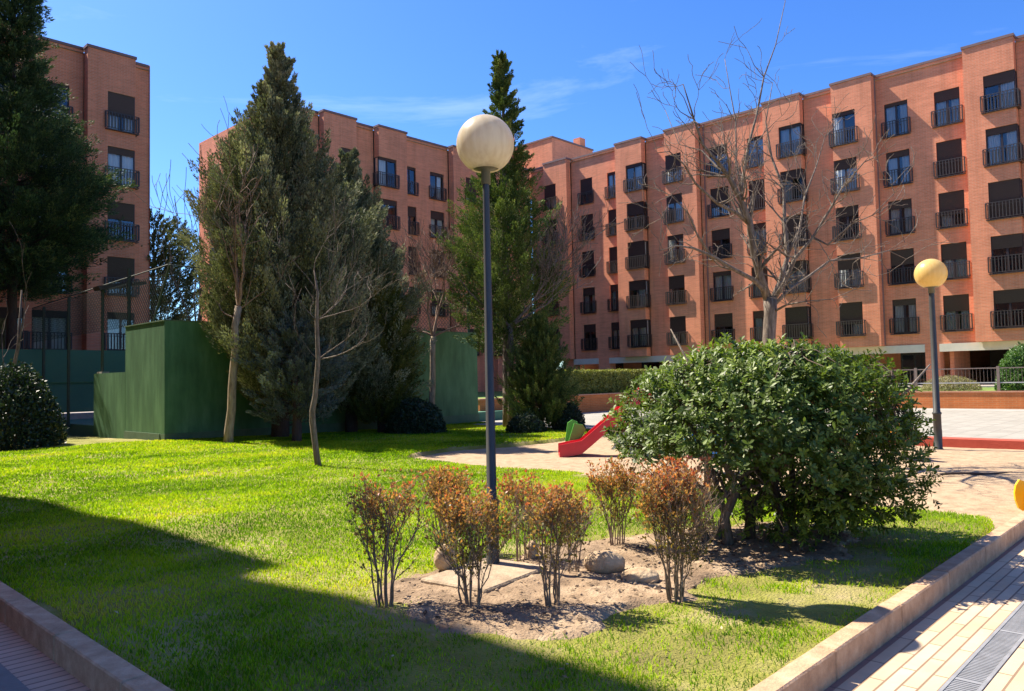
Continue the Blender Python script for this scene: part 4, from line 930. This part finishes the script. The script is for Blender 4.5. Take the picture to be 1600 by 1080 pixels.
n_ = 420; x_ = rng.uniform(1.8, 9, n_); y_ = rng.uniform(1.9, 12, n_); P_ = np.stack([x_, y_, zl(x_, y_)+.03], 1); V_, F_ = diamonds(P_, rand_dir(n_)*np.array([1, 1, .2]), np.tile([0, 0, 1.0], (n_, 1))+rand_dir(n_)*.5, rng.uniform(.02, .045, n_), .008)
tag(link('fallen_leaves', fast_mesh('fallen_leaves', V_, F_, leaf_mat('fallen_leaf', [(.10, .06, .03), (.30, .20, .10), (.42, .34, .2)], rough=.8, trans=.05), var=np.repeat(rng.random(n_), 4))), 'a few dry fallen leaves scattered over the lawn', 'leaves', kind='stuff')
def clods():
    V = []; F = []; n = 620
    for i in range(n):
        x = rng.uniform(2.9, 7.9); y = rng.uniform(2.3, 4.8)
        if pdist(np.array(x), np.array(y), BEDP) < .08: continue
        s = .005+.016*rng.random()**3; z = float(zbed(np.array(x), np.array(y)))+s*.3; q = len(V)
        for dx, dy, dz in ((1, 0, 0), (-1, 0, 0), (0, 1, 0), (0, -1, 0), (0, 0, 1), (0, 0, -1)): V.append((x+dx*s*rng.uniform(.7, 1.3), y+dy*s*rng.uniform(.7, 1.3), z+dz*s*rng.uniform(.5, 1)))
        for a, b_, c in ((0, 2, 4), (2, 1, 4), (1, 3, 4), (3, 0, 4), (2, 0, 5), (1, 2, 5), (3, 1, 5), (0, 3, 5)): F.append((q+a, q+b_, q+c))
    tag(link('soil_clods', fast_mesh('soil_clods', np.array(V), np.array(F), noise_mat('clod', [(.2, .135, .085), (.4, .3, .2)], 9, .95))), 'small clods and pebbles on the bare soil', 'soil', kind='stuff')
clods()

# ------------------------------------------------------------------ bare trees
def grow(m, p, d, L_, rad, depth, r, mat, upw=.25, kids=(2, 4), wob=.18, minr=.004, side=.55):
    n = 5; pts = [p]; dd = d
    for k in range(n):
        dd = unit(dd+r.normal(0, wob, 3)+np.array([0, 0, upw*.25])); pts.append(pts[-1]+dd*L_/n)
    m.tube([tuple(q) for q in pts], [max(minr, rad*(1-.6*k/n)) for k in range(n+1)], mat, 6 if rad > .03 else 4, False)
    if depth <= 0: return
    for c in range(r.integers(*kids)):
        k = r.integers(1, n+1) if c else n; st = pts[k]; nd = unit(dd*.75+rand_dir(1, r)[0]*side+np.array([0, 0, upw*.4]))
        grow(m, st, nd, L_*r.uniform(.55, .85), max(minr, rad*(1-.6*k/n)*.7), depth-1, r, mat, upw, kids, wob, minr, side)
def bare_tree(name, loc, trunk_pts, rads, limbs, label, mat, seed, twmat=None, group='bare trees', upw=.35, minr=.006):
    r = np.random.default_rng(seed); e = empty(name, loc, 0, label, 'tree', group); m = MB(); m.tube(trunk_pts, rads, mat, 12); m.build('trunk', e, smooth=True)
    mat = twmat or mat; m = MB(); top = np.array(trunk_pts[-1], float)
    for (st, d, L_, rd, dep, kids) in limbs: grow(m, np.array(st, float), unit(np.array(d, float)), L_, rd, dep, r, mat, upw, kids, .14, minr)
    m.build('branches', e, smooth=True); return e
def tp(base_z, H, n, wob, r, lean=(0, 0)):
    return [(lean[0]*t+r.normal(0, wob)*(t > 0), lean[1]*t+r.normal(0, wob)*(t > 0), -.1+(H+.1)*t) for t in np.linspace(0, 1, n)]
rv_ = rt.copy(); rv_ = np.array([rt.x, rt.y, 0]); rv_ /= np.linalg.norm(rv_); fv_ = np.array([fw.x, fw.y, 0]); fv_ /= np.linalg.norm(fv_)
def cd(rx, fy, z): return rv_*rx+fv_*fy+np.array([0, 0, z])     # screen right, away, up -> world direction
r0 = np.random.default_rng(5)
# A, left
t_ = tp(0, 3.35, 8, .02, r0, tuple(cd(.25, 0, 0)[:2])); T = np.array(t_[-1])
bare_tree('bare_tree', (8.65, 17.7, .15), t_, [.125, .105, .1, .095, .09, .085, .08, .085],
          [(T, cd(.1, 0, 1), 1.5, .045, 4, (2, 4)), (T, cd(-.35, .2, 1), 1.5, .04, 4, (2, 4)), (T, cd(.35, -.2, 1), 1.4, .04, 4, (2, 4)), (T-[0, 0, .3], cd(-1, 0, .35), .9, .022, 2, (2, 3)), (T-[0, 0, .1], cd(1, 0, .5), 1.0, .022, 2, (2, 3)), (T, cd(-.2, 0, 1), 2.6, .025, 2, (2, 4))],
          'bare tree with pale straight trunk before the green wall, left of the grey conifer', BARK, 31, twmat=TWIGP)
# B, small crooked
t_ = [tuple(cd(dx, 0, z)) for dx, z in ((0.02, -.1), (-.04, .35), (-.09, .8), (-.09, 1.0), (-.04, 1.25), (.02, 1.9), (.0, 2.6), (.02, 3.1), (-.04, 3.5))]
bare_tree('bare_tree', (7.5, 11.95, .13), t_, [.062, .052, .055, .05, .045, .042, .034, .022, .010],
          [(t_[8], cd(.05, 0, 1), .55, .009, 2, (2, 4)), (t_[6], cd(.9, 0, .55), .95, .014, 3, (2, 4)), (t_[6], cd(-.9, .2, .7), .7, .012, 2, (2, 4)), (t_[5], cd(1, -.2, .15), .9, .013, 3, (2, 4)), (t_[5], cd(-1, 0, .55), .7, .010, 2, (2, 4)), (t_[6], cd(.6, .5, .4), .9, .013, 3, (2, 4)), (t_[5], cd(.9, .3, .4), .9, .012, 3, (2, 4)), (t_[7], cd(.7, -.2, .5), .8, .012, 3, (2, 4)), (t_[7], cd(-.6, 0, .8), .8, .012, 3, (2, 3))],
          'thin crooked bare sapling with wavy trunk on the lawn, nearest of the bare trees', BARKG, 32, minr=.0035)
# C
t_ = tp(0, 2.9, 7, .015, r0, tuple(cd(.1, 0, 0)[:2])); T = np.array(t_[-1])
bare_tree('bare_tree', (15.6, 18.4, .1), t_, [.12, .105, .1, .095, .09, .085, .09],
          [(T, cd(-.5, 0, 1), 1.3, .045, 4, (3, 5)), (T, cd(.1, .2, 1), 1.5, .045, 4, (3, 5)), (T, cd(.5, 0, 1), 1.4, .045, 4, (3, 5)), (T, cd(-1, 0, .5), 1.2, .04, 3, (3, 5)), (T, cd(1, -.1, .45), 1.3, .04, 3, (3, 5)), (T, cd(.1, -.6, 1), 1.2, .035, 4, (3, 4))],
          'bare pollarded tree with pale twiggy crown between the olive yew and the near lamp', BARK, 33, twmat=TWIGP, minr=.007)
# E: bare branches to the right of the lamp
t_ = [tuple(cd(x, 0, z)) for x, z in ((0, -.1), (.0, .8), (-.02, 1.6), (.03, 2.4), (.0, 3.1))]; T = np.array(t_[-1])
bare_tree('bare_tree', (16.75, 16.05, .12), t_, [.13, .11, .10, .09, .08],
          [(T, cd(1, 0, .5), 1.7, .05, 4, (3, 5)), (T, cd(.8, .2, .8), 1.6, .045, 4, (3, 5)), (T, cd(1, -.2, .25), 1.6, .04, 3, (3, 5)), (T, cd(-1, 0, .9), 2.1, .05, 2, (1, 3))],
          'bare tree leaning its pale twigs right from behind the near lamp post', BARKG, 34, minr=.008)
# thin trunks at the far left
t_ = [tuple(cd(x, 0, z)) for x, z in ((0, -.1), (.12, .8), (.2, 1.6), (.42, 2.6), (.5, 4.2))]
bare_tree('bare_tree', (5.75, 25.2, .2), t_, [.06, .055, .05, .045, .02], [(t_[3], cd(.4, 0, 1), 1.6, .02, 2, (2, 4)), (t_[2], cd(-.4, 0, 1), 1.3, .02, 2, (2, 3))], 'thin leaning bare sapling in shade beside the dark shrub at the far left', BARKG, 36)
# far shoots between the left and middle blocks
t_ = [(0, 0, -.1), (.05, 0, 1.5), (0, .05, 3)]; T = np.array(t_[-1])
bare_tree('bare_tree', (12.3, 27.5, .4), t_, [.12, .1, .08],
          [(T, cd(a, 0, 1), 3.2, .035, 2, (2, 4)) for a in (-.35, -.15, .05, .2, .4)], 'bare tree with long upright shoots against the sky between left and middle blocks', BARKG, 35, minr=.010, upw=.7)
# D: big bare tree behind the clipped bush; limbs follow the photographed branches, spread in depth
def px2w(px, py, dist):
    d = fw*FPX+rt*(px-800)-up*(py-540); k = dist/(d.x*float(fv_[0])+d.y*float(fv_[1])); return np.array([d.x*k, d.y*k, CAMH+d.z*k])
DD = 13.5
base = px2w(1202, 700, DD); base[2] = .04
def big_bare():
    r = np.random.default_rng(77); e = empty('bare_tree', tuple(base), 0, 'largest bare tree, its grey limbs spreading behind the big bush', 'tree', 'bare trees')
    def path(pts, d0, d1): return [tuple(px2w(x, y, DD+d0+(d1-d0)*i/(len(pts)-1))-base) for i, (x, y) in enumerate(pts)]
    m = MB(); P = [(0, 0, -.1)]+path([(1202, 620), (1200, 560), (1202, 520), (1204, 490), (1203, 465)], 0, 0)
    m.tube(P, [.15, .13, .115, .11, .11, .12], BARKG, 12); m.build('trunk', e, smooth=True); m = MB()
    limbs = [([(1200, 470), (1190, 430), (1180, 390), (1172, 350), (1160, 310), (1142, 275), (1125, 250), (1100, 225), (1085, 185), (1068, 135)], 0, -.9, .10),
             ([(1172, 352), (1160, 330), (1158, 290), (1172, 230), (1183, 180), (1195, 120), (1208, 70), (1228, 5)], 0, .6, .05),
             ([(1206, 470), (1216, 440), (1230, 400), (1228, 350), (1222, 300), (1205, 240), (1195, 190), (1205, 130)], 0, 1.1, .07),
             ([(1208, 470), (1225, 440), (1240, 405), (1268, 370), (1300, 320), (1318, 290), (1350, 255), (1385, 235)], 0, -.8, .055),
             ([(1206, 480), (1235, 455), (1265, 430), (1300, 405), (1345, 400), (1390, 395), (1420, 402)], 0, .8, .045),
             ([(1230, 400), (1248, 360), (1255, 310), (1275, 260), (1290, 215), (1315, 180)], .3, 1.4, .035),
             ([(1200, 460), (1180, 440), (1150, 425), (1115, 405), (1085, 388), (1060, 384), (1035, 392)], 0, -1.2, .06),
             ([(1172, 352), (1150, 335), (1120, 318), (1090, 285), (1070, 255), (1045, 238), (1030, 240)], -.2, -1.3, .045),
             ([(1142, 275), (1120, 262), (1095, 240), (1060, 225), (1040, 170)], -.4, .5, .03),
             ([(1115, 405), (1090, 370), (1075, 330), (1050, 310), (1035, 340)], -.5, -1.4, .025),
             ([(1160, 310), (1148, 250), (1150, 190), (1140, 140), (1130, 90)], -.2, .8, .03),
             ([(1268, 370), (1295, 380), (1330, 350), (1365, 335), (1400, 300)], -.3, -1.0, .03),
             ([(1204, 490), (1230, 478), (1260, 470), (1300, 470), (1340, 450)], 0, -.9, .03)]
    for pts, d0, d1, rd in limbs:
        P = path(pts, d0, d1); n = len(P); P = [tuple(np.array(p)+r.normal(0, .025, 3)*(i > 0)) for i, p in enumerate(P)]
        m.tube(P, [max(.006, rd*.8*(1-.9*i/(n-1))) for i in range(n)], BARKG, 7)
        for i in range(1, n):
            for c in range(int(r.integers(1, 4))):
                st = np.array(P[i]); dr = unit(np.array(P[i])-np.array(P[i-1])); rr2 = max(.009, rd*(1-.85*i/(n-1)))
                grow(m, st, unit(dr*.6+rand_dir(1, r)[0]*.8+np.array([0, 0, .15])), r.uniform(.3, .75), rr2*.42, 2 if rr2 > .02 else 1, r, BARKG, .2, (2, 4), .2, .0045)
    m.build('branches', e, smooth=True)
big_bare()

# ------------------------------------------------------------------ playground
pl = empty('play_slide', tuple(np.array([12.0, 9.9, .03])), math.atan2(rv_[1], rv_[0]), 'red toddler slide with green side panels on the sand left of the big bush', 'slide')
m = MB()
sec = [(-.22, .02), (.22, .10), (.42, .26), (1.45, 1.12), (1.75, 1.16)]
for (x0, z0), (x1, z1) in zip(sec[:-1], sec[1:]):
    m.quad((x0, -.2, z0+.06), (x1, -.2, z1+.06), (x1, .2, z1+.06), (x0, .2, z0+.06), REDP); m.quad((x0, .2, z0), (x1, .2, z1), (x1, -.2, z1), (x0, -.2, z0), REDP)
    for y in (-.24, .2):
        q = [(x0, y, z0-.02), (x1, y, z1-.02), (x1, y, z1+.24), (x0, y, z0+.24)]; q2 = [(a, y+.04, c) for a, _, c in q]
        m.quad(*q, REDP); m.quad(*q2[::-1], REDP); m.quad(q[3], q[2], q2[2], q2[3], REDP); m.quad(q[1], q[0], q2[0], q2[1], REDP)
m.quad((-.22, -.2, 0), (-.22, .2, 0), (-.22, .2, .1), (-.22, -.2, .1), REDP); m.build('chute', pl)
m = MB(); m.prism([(-.02, 0), (.22, 0), (.26, .3), (.20, .68), (.10, .72), (.0, .66), (-.06, .3)], .44, .50, GRNP); m.build('side_panel', pl)
m = MB(); m.prism([(.0, 0), (.16, 0), (.22, .3), (.36, .52), (.30, .62), (.12, .66), (.0, .3)], .26, .32, GRNP); m.build('side_panel', pl)
m = MB(); m.prism([(1.2, 0), (1.5, 0), (1.75, .45), (1.75, .9), (1.45, .8), (.95, .42), (.8, .15), (1.0, .25)], -.30, -.26, GREYP); m.prism([(1.0, .55), (1.3, .62), (1.3, .86), (1.0, .78)], .26, .30, REDP); m.build('support_arch', pl)
pt = empty('play_tower', (13.55, 8.5, .03), math.atan2(rv_[1], rv_[0]), 'playground tower with blue panels almost hidden behind the big bush', 'play tower')
for x in (0, 1.1):
    for y in (-.5, .5): m = MB(); m.box(x-.045, x+.045, y-.045, y+.045, 0, 1.35, BARKD); m.build('post', pt)
m = MB(); m.box(-.05, 1.15, -.55, .55, .86, .93, BARKD); m.build('deck', pt)
m = MB(); m.box(.05, 1.05, -.53, -.49, .3, .52, BLUP); m.build('panel', pt)
m = MB(); m.box(.05, 1.05, .49, .53, .95, 1.3, REDP); m.build('panel', pt)
def spring(loc, mat, label, rz, sc=1.0, dz=0):
    e = empty('spring_rider', loc, rz, label, 'spring rider', 'spring riders in the sand')
    m = MB(); pts = [(.09*math.cos(t*.7), .09*math.sin(t*.7), .02+t*.0075) for t in range(44)]; m.tube(pts, .014, DARKMET, 5); m.build('spring', e)
    for y in (-.13, .11):
        m = MB(); m.prism([(a*sc, max(.02, b_-dz)) for a, b_ in [(-.45, .46), (-.40, .37), (-.30, .33), (.30, .33), (.40, .38), (.46, .5), (.47, .78), (.42, .88), (.34, .92), (.26, .90), (.2, .84), (.15, .66), (.08, .58), (-.12, .56), (-.22, .60), (-.28, .66), (-.36, .68), (-.43, .62), (-.46, .54)]], y, y+.025, mat); m.build('side_panel', e)
    m = MB(); m.box(-.18*sc, .14*sc, -.104, .109, .5-dz, .53-dz, mat); m.build('seat', e)
    m = MB(); m.tube([(.3*sc, -.24, .8-dz), (.3*sc, .24, .8-dz)], .015, DARKMET, 6); m.build('handlebar', e)
spring((14.75, 4.65, .1), ORAP, 'orange spring rider peeping out at the right edge of the big bush', R(40))
spring((11.2, 6.25, .03), BLUP, 'blue spring rider glimpsed through the stems of the big bush', R(-30))
# yellow rider at the right edge
spring((10.02, 1.62, .0), YELP, 'yellow spring rider panel at the right picture edge beside the kerb', R(-43.6), .62, .28)
# stick on the sand
m = MB(); d = cd(1, .05, 0)
m.tube([tuple(np.array([0, 0, 0])+d*t*1.1+np.array([0, 0, .012*math.sin(t*7)])) for t in np.linspace(0, 1, 7)], [.018, .02, .016, .02, .014, .012, .006], BARKD, 6)
tag(m.build('fallen_branch', None, (12.6, 3.35, .08)), 'thin dark stick lying on the sand right of the big bush', 'stick')
# small car parked beyond the portico
car = empty('parked_car', (55.5, 9.6, .86), R(90), 'dark teal car parked beyond the open portico at the far right', 'car')
TEAL = noise_mat('car_teal', [(.01, .06, .065), (.015, .08, .085)], 3, .3)
m = MB(); m.prism([(-2.1, .3), (2.1, .3), (2.15, .7), (1.4, .85), (-1.9, .9), (-2.15, .7)], -.85, .85, TEAL); m.build('body', car)
m = MB(); m.prism([(-1.6, .88), (1.0, .86), (.4, 1.4), (-1.2, 1.42)], -.75, .75, GLASS); m.prism([(-1.2, 1.421), (.4, 1.401), (.35, 1.46), (-1.1, 1.48)], -.74, .74, TEAL); m.build('cabin', car)
for x in (-1.35, 1.3):
    for y in (-.8, .8):
        m = MB(); m.tube([(x, y-.1, .32), (x, y+.1, .32)], .32, DARKMET, 16); m.build('wheel', car)
print('objects', len(bpy.data.objects))
